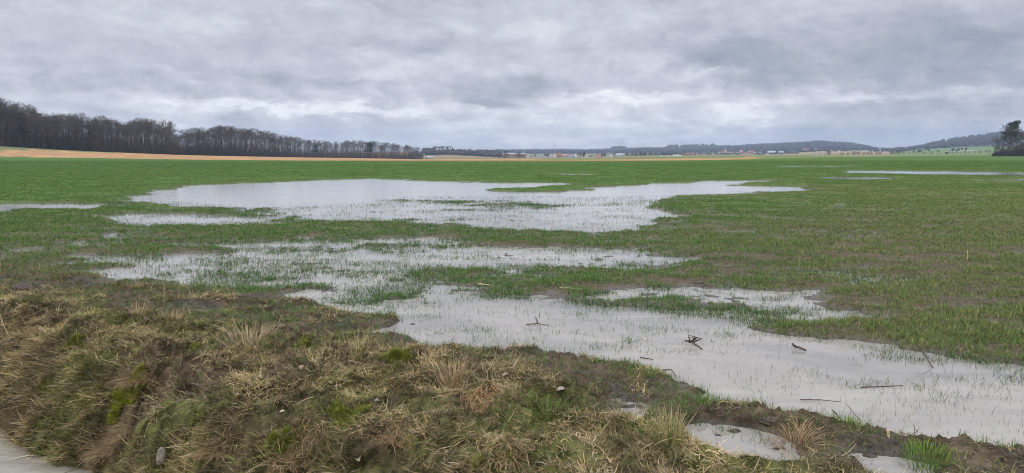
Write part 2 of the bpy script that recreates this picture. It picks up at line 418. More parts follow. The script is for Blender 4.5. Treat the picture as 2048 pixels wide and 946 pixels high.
def ground_mat():
    m = bpy.data.materials.new('soil_and_crop'); m.use_nodes = True
    t = m.node_tree; b = t.nodes['Principled BSDF']
    co = t.nodes.new('ShaderNodeTexCoord').outputs['Object']
    a = t.nodes.new('ShaderNodeAttribute'); a.attribute_name = 'Col'
    g = t.nodes.new('ShaderNodeAttribute'); g.attribute_name = 'gloss'
    f = noise(t, co, 22, 8, 0.68).step(0.25, 0.75, 0.62, 1.4)
    mp = t.nodes.new('ShaderNodeMapping'); mp.inputs['Scale'].default_value = (0.5, 1.6, 1); t.links.new(co, mp.inputs[0])
    f2 = noise(t, mp.outputs[0], 1.4, 8, 0.7).step(0.3, 0.7, 0.82, 1.2)
    c = mixc(t, 1.0, a.outputs['Color'], combine(t, f * f2, f * f2, f * f2), 'MULTIPLY')
    t.links.new(c, b.inputs['Base Color'])
    gl = E(t, g.outputs['Fac'])
    t.links.new((gl * -0.62 + 0.92 + noise(t, co, 9, 5) * 0.12 - 0.06).max(0.12).s, b.inputs['Roughness'])
    t.links.new((gl * 0.45 + 0.02).s, b.inputs['Specular IOR Level'])
    bn = t.nodes.new('ShaderNodeBump'); bn.inputs['Distance'].default_value = 0.02; bn.inputs['Strength'].default_value = 0.8
    t.links.new((noise(t, co, 28, 8, 0.65) + noise(t, co, 7, 4) * 0.7).s, bn.inputs['Height'])
    t.links.new(bn.outputs[0], b.inputs['Normal'])
    return m
M_ground = ground_mat()
def water_mat(name, mudcol, bumpd, sc):
    m = bpy.data.materials.new(name); m.use_nodes = True
    t = m.node_tree; b = t.nodes['Principled BSDF']
    co = t.nodes.new('ShaderNodeTexCoord').outputs['Object']
    ms = t.nodes.new('ShaderNodeMapping'); ms.inputs['Scale'].default_value = (0.5, 1.3, 1); ms.inputs['Rotation'].default_value = (0, 0, 0.4); t.links.new(co, ms.inputs[0])
    n = noise(t, ms.outputs[0], 0.9, 7, 0.62, 0.8)
    c = ramp(t, n, [(0.25, tuple(x * 0.62 for x in mudcol)), (0.75, (mudcol[0] * 1.28, mudcol[1] * 1.22, mudcol[2] * 1.12))])
    t.links.new(c, b.inputs['Base Color'])
    b.inputs['Roughness'].default_value = 0.03; b.inputs['IOR'].default_value = 1.333
    b.inputs['Specular IOR Level'].default_value = 0.5
    mp = t.nodes.new('ShaderNodeMapping'); mp.inputs['Scale'].default_value = (1, 1.7, 1); t.links.new(co, mp.inputs[0])
    bn = t.nodes.new('ShaderNodeBump'); bn.inputs['Distance'].default_value = bumpd; bn.inputs['Strength'].default_value = 1.0
    t.links.new(noise(t, mp.outputs[0], sc, 3, 0.5, 0.8).s, bn.inputs['Height']); t.links.new(bn.outputs[0], b.inputs['Normal'])
    return m
M_water = water_mat('flood_water', (0.298, 0.293, 0.275), 0.0030, 5.0)
M_ditch = water_mat('ditch_water', (0.275, 0.268, 0.228), 0.006, 9.0)

# ------------------------------------------------------------------ far terrain profile
FE_U = np.array([-700, 0, 420, 820, 1080, 1380, 1500, 1720, 2048, 2600])
FE_V = np.array([313, 316.2, 320.2, 323.4, 323.5, 321.2, 319.0, 313.8, 310.2, 308.8])    # far edge of the green crop
KN = {  # column -> (distance, image row of the ground there)
    -900: [(300, 296), (340, 284), (500, 276), (3000, 270), (9000, 300)],
    0: [(240, 316.6), (300, 302.6), (340, 291.8), (500, 290), (1000, 297), (9000, 302)],
    200: [(205, 318.3), (360, 306.0), (385, 303.2), (600, 303), (9000, 304)],
    350: [(185, 319.7), (430, 309.6), (700, 309), (9000, 306)],
    420: [(180, 320.1), (470, 311.6), (1000, 309.5), (9000, 306)],
    600: [(165, 321.4), (640, 315.0), (1200, 312), (9000, 306)],
    830: [(146, 323.4), (400, 320.5), (880, 318.4), (1300, 314), (1800, 303), (2500, 303), (9000, 306)],
    900: [(146, 323.4), (500, 319), (900, 317.4), (1300, 313), (1800, 301), (2400, 302), (9000, 306)],
    990: [(146, 323.4), (400, 319.2), (900, 317), (1400, 315), (1850, 302), (2200, 303), (4500, 303), (9000, 306)],
    1060: [(146, 323.4), (400, 319), (1000, 316.8), (1500, 314), (2500, 310), (4500, 301), (9000, 306)],
    1200: [(155, 322.4), (500, 317.5), (1100, 316.0), (1600, 313), (2500, 309), (4500, 300.5), (9000, 306)],
    1300: [(163, 321.6), (500, 316), (1100, 313.8), (2000, 310), (3000, 304), (4200, 298), (9000, 306)],
    1400: [(172, 320.8), (500, 314.5), (1000, 313.0), (2000, 309), (2800, 305.5), (4000, 296), (9000, 306)],
    1480: [(190, 319.4), (1000, 312.2), (2000, 309), (2600, 304.5), (3800, 293), (9000, 306)],
    1560: [(230, 317.1), (1000, 311.3), (1900, 309), (2600, 303.0), (3600, 290), (9000, 306)],
    1640: [(270, 315.4), (1000, 310.8), (1800, 305.5), (2400, 301), (3500, 285), (9000, 306)],
    1700: [(310, 314.2), (1000, 310.7), (1800, 304.5), (2500, 301), (3500, 289), (9000, 306)],
    1760: [(350, 313.3), (1000, 310.6), (1800, 304.5), (2600, 300), (3500, 299), (9000, 306)],
    1810: [(400, 312.4), (1000, 310.2), (1600, 305), (2200, 301), (2800, 300), (9000, 306)],
    1870: [(450, 311.7), (1000, 309.6), (1500, 303), (2000, 297), (2600, 289), (9000, 306)],
    1920: [(500, 311.1), (1000, 309.2), (1500, 301.5), (1900, 295.5), (2600, 281), (9000, 306)],
    1994: [(600, 310.3), (1000, 308.8), (1500, 300), (1900, 293), (2600, 270), (9000, 306)],
    2100: [(640, 310.0), (1000, 308.5), (1500, 299), (1900, 291), (2600, 266), (9000, 306)],
    2900: [(640, 310.0), (1000, 308), (1500, 298), (1900, 288), (2600, 258), (9000, 306)],
}
KU = np.array(sorted(KN)); YG = np.concatenate([np.linspace(0, 700, 141), np.linspace(720, 9000, 415), [14000]])
def _row_z(v, D):
    up = (CY - v) / F; return H + (-SP + CP * up) / (CP + SP * up) * D
KZ = []
for k in KU:
    ds = [0, KN[k][0][0] * 0.7] + [d_ for d_, _ in KN[k]] + [14000]
    zs = [0, 0] + [_row_z(v_, d_) for d_, v_ in KN[k]] + [-40]
    KZ.append(np.interp(YG, ds, zs))
KZ = np.array(KZ)
for _ in range(2):   # soften the kinks along distance
    KZ[:, 1:-1] = 0.25 * KZ[:, :-2] + 0.5 * KZ[:, 1:-1] + 0.25 * KZ[:, 2:]
def terrain(x, y):
    y = np.maximum(y, 1.0)
    uh = CX + x / y * F / CP
    iu = np.clip(np.searchsorted(KU, uh) - 1, 0, len(KU) - 2)
    fu = np.clip((uh - KU[iu]) / (KU[iu + 1] - KU[iu]), 0, 1)
    iy = np.clip(np.searchsorted(YG, y) - 1, 0, len(YG) - 2)
    fy = np.clip((y - YG[iy]) / (YG[iy + 1] - YG[iy]), 0, 1)
    z0 = KZ[iu, iy] * (1 - fy) + KZ[iu, iy + 1] * fy
    z1 = KZ[iu + 1, iy] * (1 - fy) + KZ[iu + 1, iy + 1] * fy
    return z0 * (1 - fu) + z1 * fu
def tz(u, D):
    x = (u - CX) / F * CP * D
    return x, D, float(terrain(np.array([x]), np.array([float(D)]))[0])

# ------------------------------------------------------------------ ground sheet, near part
SOIL, SOILW = np.array([0.096, 0.080, 0.056]), np.array([0.050, 0.040, 0.032])
GREEN, OLIVE = np.array([0.078, 0.145, 0.036]), np.array([0.112, 0.135, 0.050])
def lerp(a, b, t): return a * (1 - t)[:, None] + b * t[:, None]
def field_colour(x, y, u, v, wet, s, mud, D):
    """colour of the ground between the blades"""
    cov = np.clip(sstep(D, 9, 34), 0, 1)
    n = fbm(x * 0.3, y * 0.9, 5, 4) * 2
    g = lerp(np.tile(GREEN, (len(x), 1)), np.tile(OLIVE, (len(x), 1)), np.clip(sstep(u, 900, 1900) * sstep(v, 330, 380) * 0.8 + 0.25 * n + 0.35 * sstep(v, 420, 520), 0, 1))
    c = np.tile(SOIL, (len(x), 1))
    dry = np.clip(1 - wet * 1.3, 0, 1)
    c = lerp(c, g, cov * np.clip(0.92 + 0.5 * n - 0.35 * sstep(v, 380, 480), 0, 1) * (0.15 + 0.85 * dry))
    thin = sstep(fbm(x * 0.10, y * 0.33, 15, 4), 0.08, 0.20) * 0.35 * sstep(v, 330, 345)
    c = lerp(c, np.tile(np.array([0.12, 0.105, 0.06]), (len(x), 1)), thin * cov)
    return c
def grid(U, Vv):
    nu, nv = len(U), len(Vv)
    i = np.arange(nu * nv).reshape(nv, nu)
    return np.stack([i[:-1, :-1].ravel(), i[:-1, 1:].ravel(), i[1:, 1:].ravel(), i[1:, :-1].ravel()], 1)
Un = np.concatenate([np.linspace(-700, -110, 60, endpoint=False), np.linspace(-110, 2160, 1120, endpoint=False), np.linspace(2160, 2760, 61)])
Vn = np.concatenate([np.linspace(1900, 1000, 60, endpoint=False), np.linspace(1000, 372, 800)])
uu, vv = np.meshgrid(Un, Vn); uu, vv = uu.ravel(), vv.ravel()
x, y = gnd(uu, vv)
z, wet, s, vm, mud, D, pu, pv = ground(x, y)
c = field_colour(x, y, pu, pv, wet, s, mud, D)
mossn = fbm(x * 1.6, y * 1.6, 91, 4)
c = lerp(c, np.tile(np.array([0.082, 0.064, 0.046]), (len(x), 1)), np.clip(mud, 0, 1))
vc = lerp(np.tile(np.array([0.075, 0.058, 0.036]), (len(x), 1)), np.tile(np.array([0.085, 0.095, 0.032]), (len(x), 1)), sstep(mossn, -0.05, 0.2))
vc = vc * np.clip(1 + 3.0 * fbm(x * 11, y * 11, 95, 4, 0.65), 0.3, 1.9)[:, None]
c = lerp(c, vc, vm)
onb = 1 - sstep(s, 0.9, 1.2)
nearw = 1 - sstep(z, 0.0, 0.03)
c = lerp(c, np.tile(SOILW, (len(x), 1)), np.clip(nearw * 0.8 * (1 - vm * 0.6) * onb, 0, 1))
gloss = np.clip(1 - sstep(z, 0.002, 0.045), 0, 1) * (1 - 0.5 * sstep(D, 15, 40)) * (1 - vm * 0.5) * onb
gloss = np.clip(gloss + mud * 0.55 * sstep(fbm(x * 2.2, y * 3.4, 33, 4), 0.03, 0.12), 0, 1)
c = c * (1 - 0.30 * (mud * sstep(fbm(x * 2.2, y * 3.4, 33, 4), 0.03, 0.12)))[:, None] * np.clip(1 + mud * 2.2 * fbm(x * 7, y * 8, 36, 4, 0.65), 0.45, 1.6)[:, None]
tag(mesh('ground', np.stack([x, y, z], 1), grid(Un, Vn), M_ground, colr=c, extra={'gloss': gloss}), kind='structure')

# ground sheet, middle distance (shares its near edge with the sheet above)
Vm = np.concatenate([np.linspace(372, 326, 260), np.linspace(325.5, 309, 40)])
Um = np.concatenate([np.linspace(-700, -110, 60, endpoint=False), np.linspace(-110, 2160, 700, endpoint=False), np.linspace(2160, 2760, 61)])
rows_y = np.array([gnd(CX, v_)[1] for v_ in Vm])
rows_y = rows_y[rows_y < 700]
far_y = np.concatenate([rows_y, np.geomspace(rows_y[-1] * 1.03, 5200, 170)])
uu, yy = np.meshgrid(Um, far_y); x = ((uu - CX) / F * CP * yy).ravel(); y = yy.ravel()
zt = terrain(x, y)
zg, wet, s, vm, mud, D, pu, pv = ground(x, y)
k = sstep(y, 70, 130)
zn = zg * (1 - k) + k * 0.05
z = zt + zn
z[:len(Um)] += 0.0
pu, pv = proj(x, y, z)
c = field_colour(x, y, pu, pv, wet, s, mud, D)
fev = np.interp(pu, FE_U, FE_V) + 0.5 * fbm(x * 0.05, y * 0.05, 7, 3)
fey = np.interp(pu, FE_U, [gnd(CX, a)[1] for a in FE_V])
beyond = sstep(y / fey, 0.99, 1.015)
brite = np.tile(np.array([0.074, 0.138, 0.038]), (len(x), 1))
c = lerp(c, brite, sstep(y, 70, 120) * (1 - sstep(pu, 700, 1400) * 0.35))
lst = sstep(fbm(x * 0.012, y * 0.10, 77, 3), 0.10, 0.2) * 0.5
c = lerp(c, np.tile(np.array([0.115, 0.145, 0.045]), (len(x), 1)), lst * sstep(y, 55, 75))
STRAW, MEAD, TAN, DKG = np.array([0.36, 0.225, 0.115]), np.array([0.125, 0.165, 0.055]), np.array([0.27, 0.20, 0.125]), np.array([0.11, 0.13, 0.055])
sv = 1 + 0.7 * fbm(x * 0.25, y * 0.5, 19, 4)
o1 = np.tile(STRAW, (len(x), 1)) * sv[:, None]
gr = sstep(pu, 1040, 1110) * (1 - sstep(pu, 1200, 1300)) * sstep(y, 210, 300) + sstep(pu, 1490, 1530) + sstep(pu, 1200, 1300) * sstep(y, 260, 330) * (1 - sstep(pu, 1480, 1500))
o1 = lerp(o1, np.tile(np.array([0.155, 0.185, 0.065]), (len(x), 1)), np.clip(gr, 0, 1))
grt = sstep(y, np.interp(pu, [-700, 0, 200, 350, 500], [300, 300, 362, 440, 520]), np.interp(pu, [-700, 0, 200, 350, 500], [306, 306, 366, 446, 526])) * (1 - sstep(pu, 430, 500))
o1 = lerp(o1, np.tile(np.array([0.145, 0.165, 0.085]), (len(x), 1)), grt)
c = lerp(c, o1, beyond)
mm = sstep(y, 560, 700) * (pu > 820)
pn = fbm(x * 0.004, y * 0.004, 31, 2)
o2 = lerp(np.tile(MEAD, (len(x), 1)), np.tile(TAN, (len(x), 1)), sstep(pn, -0.02, 0.03))
o2 = lerp(o2, np.tile(TAN * 0.9, (len(x), 1)), ((pu > 850) & (pu < 1010) & (y > 900)).astype(float) * 0.8)
o2 = lerp(o2, np.tile(np.array([0.30, 0.235, 0.15]), (len(x), 1)), ((pu > 1530) & (pu < 1760) & (y > 1200) & (y < 2400)).astype(float) * 0.7)
o2 = lerp(o2, np.tile(np.array([0.12, 0.19, 0.06]), (len(x), 1)), ((pu > 1780) & (y > 1000)).astype(float) * 0.8)
c = lerp(c, o2, mm)
wd = np.interp(pu, [850, 1000, 1050, 1300, 1440, 1600, 1750, 1800, 1850, 2000], [1400, 1400, 2700, 2750, 2500, 2500, 2500, 2300, 1980, 1900])
c = lerp(c, np.tile(np.array([0.045, 0.044, 0.036]), (len(x), 1)), sstep(y - wd, -20, 20) * (pu > 820))
gloss = np.clip(1 - sstep(z, 0.0, 0.03), 0, 1) * 0.3 * (y < 120)
tag(mesh('farmland', np.stack([x, y, z], 1), grid(Um, far_y), M_ground, colr=c, extra={'gloss': gloss}), kind='structure')

# flood water and ditch water
Uw = np.linspace(-700, 2760, 180); Vw = np.concatenate([np.linspace(1300, 500, 170, endpoint=False), np.linspace(500, 326, 60)])
uu, vv = np.meshgrid(Uw, Vw); x, y = gnd(uu.ravel(), vv.ravel())
sv_ = vs(x, y) - 0.38 * sstep(x, -1.0, 1.2) - 0.24 * sstep(x, 0.3, 2.0)
q = grid(Uw, Vw); q = q[(sv_[q] < 0.95).all(1)]
tag(mesh('flood_water', np.stack([x, y, np.zeros_like(x)], 1), q, M_water), kind='structure')
tt = np.linspace(-14, 12, 60); ww = np.linspace(1.7, 3.9, 12)
a_, b_ = np.meshgrid(tt, ww); dx, dy = LN, LSL * LN
x = LX0 + 8 + a_.ravel() * dx - b_.ravel() * (-dy) * 1.0; y = LY0 + LSL * 8 + a_.ravel() * dy - b_.ravel() * dx
tag(mesh('ditch_water', np.stack([x, y, np.full_like(x, -0.565)], 1), grid(tt, ww), M_ditch), kind='structure')

# ------------------------------------------------------------------ blades
def blades(P, head, L, W, lean, bend, C, K=3, tw=None):
    n = len(P); d2 = np.stack([np.cos(head), np.sin(head)], 1)
    side = np.stack([-np.sin(head), np.cos(head), np.zeros(n)], 1)
    if tw is not None: side = side * np.cos(tw)[:, None] + np.array([0, 0, 1.0]) * np.sin(tw)[:, None]
    p = P.copy(); V = np.zeros((n, 2 * K + 1, 3)); st = (L / K)[:, None]
    for j in range(K + 1):
        if j < K:
            wj = (W * (1 - 0.55 * (j / K) ** 1.5))[:, None] * 0.5
            V[:, 2 * j] = p - side * wj; V[:, 2 * j + 1] = p + side * wj
            th = lean + bend * (j + 0.5) / K
            p = p + st * np.concatenate([d2 * np.sin(th)[:, None], np.cos(th)[:, None]], 1)
        else: V[:, 2 * K] = p
    base = (np.arange(n) * (2 * K + 1))[:, None]
    qs = [base + np.array([[2 * j, 2 * j + 1, 2 * j + 3, 2 * j + 2]]) for j in range(K - 1)]
    t = base + np.array([[2 * K - 2, 2 * K - 1, 2 * K]])
    polys = ([np.concatenate(qs)] if qs else []) + [t]
    return V.reshape(-1, 3), polys, np.repeat(C, 2 * K + 1, axis=0)
def rnd(n, a, b): return rng.uniform(a, b, n)

# winter crop: one stuff object, density falling with distance
def crop():
    N = 1150000
    r = rng.uniform(0, 1, N)
    Dm, DM, pw = 4.0, 165.0, 0.30      # plants per log distance
    D = (Dm ** pw + r * (DM ** pw - Dm ** pw)) ** (1 / pw)
    u = rng.uniform(-130, 2180, N); y = D; x = (u - CX) / F * CP * y
    z, wet, s, vm, mud, Dr, pu, pv = ground(x, y)
    k = sstep(y, 70, 130); z = z * (1 - k) + 0.05 * k
    covm = samp(COVM, pu, pv) * (s < 0.25)
    patch = fbm(x * 0.5, y * 0.9, 101, 4); patch2 = fbm(x * 2.1, y * 3.0, 111, 3)
    inw = z < 0.0
    dens = np.where(inw, covm * np.clip(0.62 + 2.4 * patch + 3.0 * patch2, 0.08, 1.5), np.clip(0.82 + 1.6 * patch + 3.2 * patch2, 0.06, 1.25) * np.clip(covm + 0.55, 0, 1) * (0.72 + 0.28 * sstep(Dr, 12, 30)))
    dens = dens * (1 - np.where(x < -1.5, sstep(s, -1.7, -0.2) * 0.75, sstep(s, -0.95, -0.25) * 0.90)) * (1 - 0.35 * sstep(s, -2.2, -0.9) * sstep(-x, 1.5, 4))
    thin = sstep(fbm(x * 0.3, y * 0.8, 121, 3), 0.1, 0.2)
    dens = dens * (1 - 0.32 * thin)
    dens = dens * np.where(z < -0.07, 0.5, 1) * (1 - 0.15 * sstep(pu, 1300, 1800) * sstep(pv, 430, 560))
    dens = np.where((s > 0.1) & (z < 0.0) & (wet < 0.3), 0, dens)
    keep = rng.uniform(0, 1, N) < dens * np.clip(0.9, 0, 1)
    x, y, z, pu, pv, wet, patch, Dr = (a[keep] for a in (x, y, z, pu, pv, wet, patch, Dr))
    n = len(x)
    # colours per plant
    vivid, dark, oliv, yel = np.array([0.088, 0.190, 0.036]), np.array([0.045, 0.110, 0.028]), np.array([0.155, 0.200, 0.055]), np.array([0.32, 0.27, 0.12])
    o = np.clip(0.15 + 0.75 * sstep(pu, 1300, 1800) * sstep(pv, 345, 420) + 0.5 * (1 - sstep(pu, 100, 420)) * sstep(pv, 430, 540) + 1.0 * fbm(x * .25, y * .7, 131, 3), 0, 1)
    hot = np.exp(-((pu - 1450) / 150) ** 2 - ((pv - 412) / 16) ** 2)
    o = np.clip(o - hot * 0.9, 0, 1)
    C = lerp(np.tile(vivid, (n, 1)), np.tile(oliv, (n, 1)), o)
    C = lerp(C, np.tile(dark, (n, 1)), rng.uniform(0, 0.55, n))
    C = lerp(C, np.tile(np.array([0.040, 0.085, 0.026]), (n, 1)), (z < 0.004) * 0.65)
    yl = (rng.uniform(0, 1, n) < 0.05 + 0.10 * o).astype(float)
    C = lerp(C, np.tile(yel, (n, 1)), yl * rng.uniform(0.4, 1, n))
    Vs, Ps, Cs, off = [], [], [], 0
    for kb in range(3):
        q = np.ones(n, bool) if kb < 2 else (Dr < 30)
        nn = q.sum(); dd = Dr[q]
        hd = rnd(nn, 0, 6.283)
        L = rnd(nn, 0.035, 0.088) * (1 + 0.15 * sstep(dd, 20, 60)); L = np.where(z[q] < 0, L * 0.9 - z[q], L)
        W = rnd(nn, 0.0026, 0.0044) * np.clip(dd / 6, 1, None) ** 0.74
        P = np.stack([x[q], y[q], z[q] - 0.006], 1)
        P[:, :2] += rng.normal(0, 0.006, (nn, 2)) * np.clip(dd / 8, 1, 6)[:, None]
        V, pl, cc = blades(P, hd, L, W, rnd(nn, 0.05, 0.75), rnd(nn, 0.1, 1.3), C[q] * rnd(nn, 0.65, 1.35)[:, None], 3)
        Vs.append(V); Ps.append([p + off for p in pl]); Cs.append(cc); off += len(V)
    polys = [np.concatenate([p[i] for p in Ps]) for i in range(2)]
    o_ = mesh('winter_crop_grass', np.concatenate(Vs), polys, M_blade, colr=np.concatenate(Cs), smooth=False)
    tag(o_, 'short green seedlings of the winter crop standing across the wet field', 'grass', kind='stuff')
    print('crop plants', n)
crop()

# matted dead grass of the verge
def verge_grass():
    N = 1250000
    t = rnd(N, -9, 9.5); sr = rnd(N, -0.9, 2.75)
    x = LX0 + 6 + t * LN + sr * LSL * LN; y = LY0 + LSL * 6 + t * LSL * LN - sr * LN
    z, wet, s, vm, mud, D, pu, pv = ground(x, y)
    tuft = fbm(x * 2.6, y * 2.6, 201, 3)
    ok = (pv > 540) & (pv < 1350) & (pu > -160) & (pu < 2200) & (z > -0.58)
    mt = mud * sstep(fbm(x * 3.2, y * 3.6, 207, 3), 0.03, 0.13) * 0.75 * (z > 0.0)
    dens = np.maximum(vm, mt) * np.clip(0.7 + 2.6 * tuft + 1.5 * fbm(x * 8, y * 8, 205, 2), 0.16, 1) * np.where(wet > 0.5, 0.02, 1)
    dens = dens * (1 - 0.35 * sstep(x, 0.6, 2.0) * (1 - sstep(s, 0.5, 1.0)))
    dens = dens * (0.68 + 0.32 * sstep(s, 1.3, 1.8))
    ok &= rng.uniform(0, 1, N) < dens
    x, y, z, s, tuft = (a[ok] for a in (x, y, z, s, tuft)); n = len(x)
    flow = fbm(x * 1.5, y * 1.5, 211, 3) * 11.0 - 1.9          # direction the mat is combed
    down = sstep(s, 1.3, 1.9)
    head = flow * (1 - down) + (-2.1) * down + rng.normal(0, 1.5 - 0.7 * down, n)
    green = sstep(fbm(x * 1.4, y * 1.4, 221, 4), -0.02, 0.16)
    straw, brown, grey, grn = np.array([0.42, 0.325, 0.160]), np.array([0.100, 0.074, 0.042]), np.array([0.34, 0.29, 0.21]), np.array([0.150, 0.170, 0.040])
    C = lerp(np.tile(brown, (n, 1)), np.tile(straw, (n, 1)), np.clip(rng.beta(0.9, 1.5, n) + 1.1 * tuft, 0, 1))
    C = lerp(C, np.tile(grey, (n, 1)), (rng.uniform(0, 1, n) < 0.18) * 0.8)
    isg = rng.uniform(0, 1, n) < (0.10 + 0.50 * green)
    C = lerp(C, np.tile(grn, (n, 1)) * rnd(n, 0.7, 1.25)[:, None], isg * 0.85)
    L = np.where(isg, rnd(n, 0.02, 0.07), rng.gamma(2.2, 0.017, n) + 0.015) * (1 + 0.7 * down)
    W = np.where(isg, rnd(n, 0.0022, 0.0045), rnd(n, 0.0022, 0.0068))
    lean = np.where(isg, rnd(n, 0.3, 1.2), rnd(n, 0.85, 1.5))
    bend = np.where(isg, rnd(n, 0.1, 0.8), rnd(n, -0.9, 1.1))
    C = C * np.clip(1 + 2.6 * fbm(x * 4.5, y * 4.5, 251, 3) + 1.2 * fbm(x * 14, y * 14, 252, 2), .35, 1.7)[:, None]
    sh = rng.uniform(0, 1, n) < 0.4; L = np.where(sh, rnd(n, .012, .035), L); lean = np.where(sh, rnd(n, .5, 1.5), lean)
    lg = rng.uniform(0, 1, n) < 0.004
    L = np.where(lg, rnd(n, .09, .18), L); W = np.where(lg, rnd(n, .003, .006), W); C[lg] = np.array([.50, .39, .22]) * rnd(lg.sum(), .7, 1.1)[:, None]
    lean = np.where(lg, rnd(n, .5, 1.4), lean)
    P = np.stack([x, y, z + rnd(n, 0.0, 0.022)], 1)
    V, pl, cc = blades(P, head, L, W, lean, bend, C, 4, rnd(n, -0.7, 0.7))
    tag(mesh('verge_grass', V, pl, M_straw, colr=cc, smooth=False), 'matted brown and olive dead grass covering the ditch bank in front', 'grass', kind='stuff')
    print('verge blades', n)
    # mud zone litter: short straw bits
    N = 190000
    t = rnd(N, -9, 9.5); sr = rnd(N, -2.0, 1.1)
    x = LX0 + 6 + t * LN + sr * LSL * LN; y = LY0 + LSL * 6 + t * LSL * LN - sr * LN
    z, wet, s, vm, mud, D, pu, pv = ground(x, y)
    ok = (pu > -160) & (pu < 2200) & (z > 0.0) & (rng.uniform(0, 1, N) < (mud * 0.95 + 0.16) * np.clip(0.5 + 2 * fbm(x * 1.5, y * 1.5, 231, 3), 0.05, 1))
    x, y, z = x[ok], y[ok], z[ok]; n = len(x)
    C = lerp(np.tile(brown, (n, 1)), np.tile(np.array([0.36, 0.28, 0.17]), (n, 1)), rng.beta(1, 2, n))
    Nf = 26000; uf = rng.uniform(-100, 2150, Nf); yf = (rng.uniform(4.0 ** .3, 22.0 ** .3, Nf)) ** (1 / .3); xf = (uf - CX) / F * CP * yf
    zf, wf, sf, _, _, _, _, _ = ground(xf, yf)
    kf = (zf < 0.0) & (zf > -0.075) & (sf < 0.9) & (rng.uniform(0, 1, Nf) < np.clip(0.25 + 3.5 * fbm(xf * 1.3, yf * 2.2, 241, 3), 0.01, 0.8) * sstep(zf, -0.075, -0.01))
    x, y, z = np.concatenate([x, xf[kf]]), np.concatenate([y, yf[kf]]), np.concatenate([z, np.full(kf.sum(), .002)])
    C = np.concatenate([C, np.tile(np.array([.16, .12, .07]), (kf.sum(), 1)) * rnd(kf.sum(), .4, 1.6)[:, None]]); fl = np.arange(len(x)) >= n; n = len(x)
    gsel = (rng.uniform(0, 1, n) < 0.36) & ~fl
    C[gsel] = np.array([0.10, 0.14, 0.04]) * rnd(gsel.sum(), 0.7, 1.3)[:, None]
    V, pl, cc = blades(np.stack([x, y, z + 0.002], 1), rnd(n, 0, 6.28), np.where(gsel, rnd(n, 0.03, 0.08), rnd(n, 0.02, 0.11)), rnd(n, 0.002, 0.004), np.where(gsel, rnd(n, 0.2, 1.2), np.where(fl, 1.55, rnd(n, 1.3, 1.56))), rnd(n, 0, 0.3), C, 3)
    tag(mesh('straw_litter', V, pl, M_straw, colr=cc, smooth=False), 'scattered dry straw bits and short green shoots on the churned mud strip', 'litter', kind='stuff')
verge_grass()

# bright moss cushions on the bank
def moss():
    spots = [(268, 778, .15, .10), (245, 805, .13, .09), (228, 835, .10, .07), (95, 780, .15, .06), (5, 715, .12, .05), (385, 700, .10, .05), (900, 560 + 0, 0, 0),
             (620, 690, .08, .05), (800, 720, .12, .05), (420, 830, .10, .05), (1000, 905, .14, .05), (560, 890, .10, .05), (150, 690, .14, .05), (700, 850, .15, .06)]
    Pn, Cc = [], []
    for i, (u, v, a, b) in enumerate(spots):
        if a == 0: continue
        x0, y0 = surf(u, v); n = int(26000 * a * b * 2.4 / 0.05)
        th = rnd(n, 0, 6.283); r = np.minimum(np.abs(rng.normal(0, 0.7, n)), 2.2)
        x = x0 + a * r * np.cos(th) * 0.9 + b * r * np.sin(th) * 0.3; y = y0 + b * 1.3 * r * np.sin(th) + 0.4 * a * r * np.cos(th) * 0
        k = fbm(x * 9, y * 9, 300 + i, 3) + 0.25 * fbm(x * 25, y * 25, 340, 2) > (-0.06 + 0.16 * r); x, y = x[k], y[k]
        z = ground(x, y)[0] + 0.018; Pn.append(np.stack([x, y, z], 1))
        br = 1.0 if i < 3 else 0.5
        Cc.append(np.tile(np.array([0.33, 0.36, 0.045]) * br + np.array([0.09, 0.11, 0.035]) * (1 - br), (len(x), 1)) * rnd(len(x), 0.7, 1.2)[:, None])
    P, C = np.concatenate(Pn), np.concatenate(Cc); n = len(P)
    V, pl, cc = blades(P, rnd(n, 0, 6.28), rnd(n, 0.015, 0.05), rnd(n, 0.003, 0.006), rnd(n, 0.1, 1.3), rnd(n, 0, 0.8), C, 2)
    tag(mesh('moss', V, pl, M_blade, colr=cc, smooth=False), 'yellow green moss cushions among the dead grass on the bank', 'moss', kind='stuff')
moss()

# ------------------------------------------------------------------ tussocks (each one a thing)
PALE, ORNG, BRN, GRN, DGR = (0.50, 0.38, 0.23), (0.40, 0.23, 0.10), (0.22, 0.155, 0.085), (0.11, 0.19, 0.035), (0.06, 0.12, 0.03)
def tussock(name, u, v, rad_, hgt, n, c1, c2, spread, label, cat='grass tuft', group=None, droop=0.8, w=1.0, comb=None):
    x0, y0 = surf(u, v) if vs(*gnd(u, v)) > -0.1 else gnd(u, v, 0.03)
    z0 = float(ground(np.array([x0]), np.array([y0]))[0][0]); z0 = z0 if vs(x0, y0) > 1.2 else max(z0, -0.01)
    th = rnd(n, 0, 6.283); r = rad_ * np.sqrt(rnd(n, 0, 1))
    px, py = r * np.cos(th), r * np.sin(th)
    zz_ = ground(x0 + px, y0 + py)[0] - z0
    P = np.stack([px, py, np.maximum(zz_, -0.03) - 0.004], 1)
    lean = np.clip(r / rad_ * spread + rng.normal(0, 0.2, n), 0.0, 1.5)
    hd_ = th + rng.normal(0, 0.5, n)
    if comb is not None: hd_ = comb + rng.normal(0, 0.75, n); lean = rnd(n, 0.75, 1.45)
    C = lerp(np.tile(np.array(c1), (n, 1)), np.tile(np.array(c2), (n, 1)), rng.beta(0.7, 0.7, n)) * rnd(n, 0.7, 1.25)[:, None]
    V, pl, cc = blades(P, hd_, hgt * rnd(n, 0.45, 1.1), rnd(n, 0.0022, 0.0042) * w, lean, rnd(n, 0.2, 1.0) * droop, C, 4)
    o = mesh(name, V, pl, M_straw, colr=cc, smooth=False); o.location = (x0, y0, z0)
    return tag(o, label, cat, group)
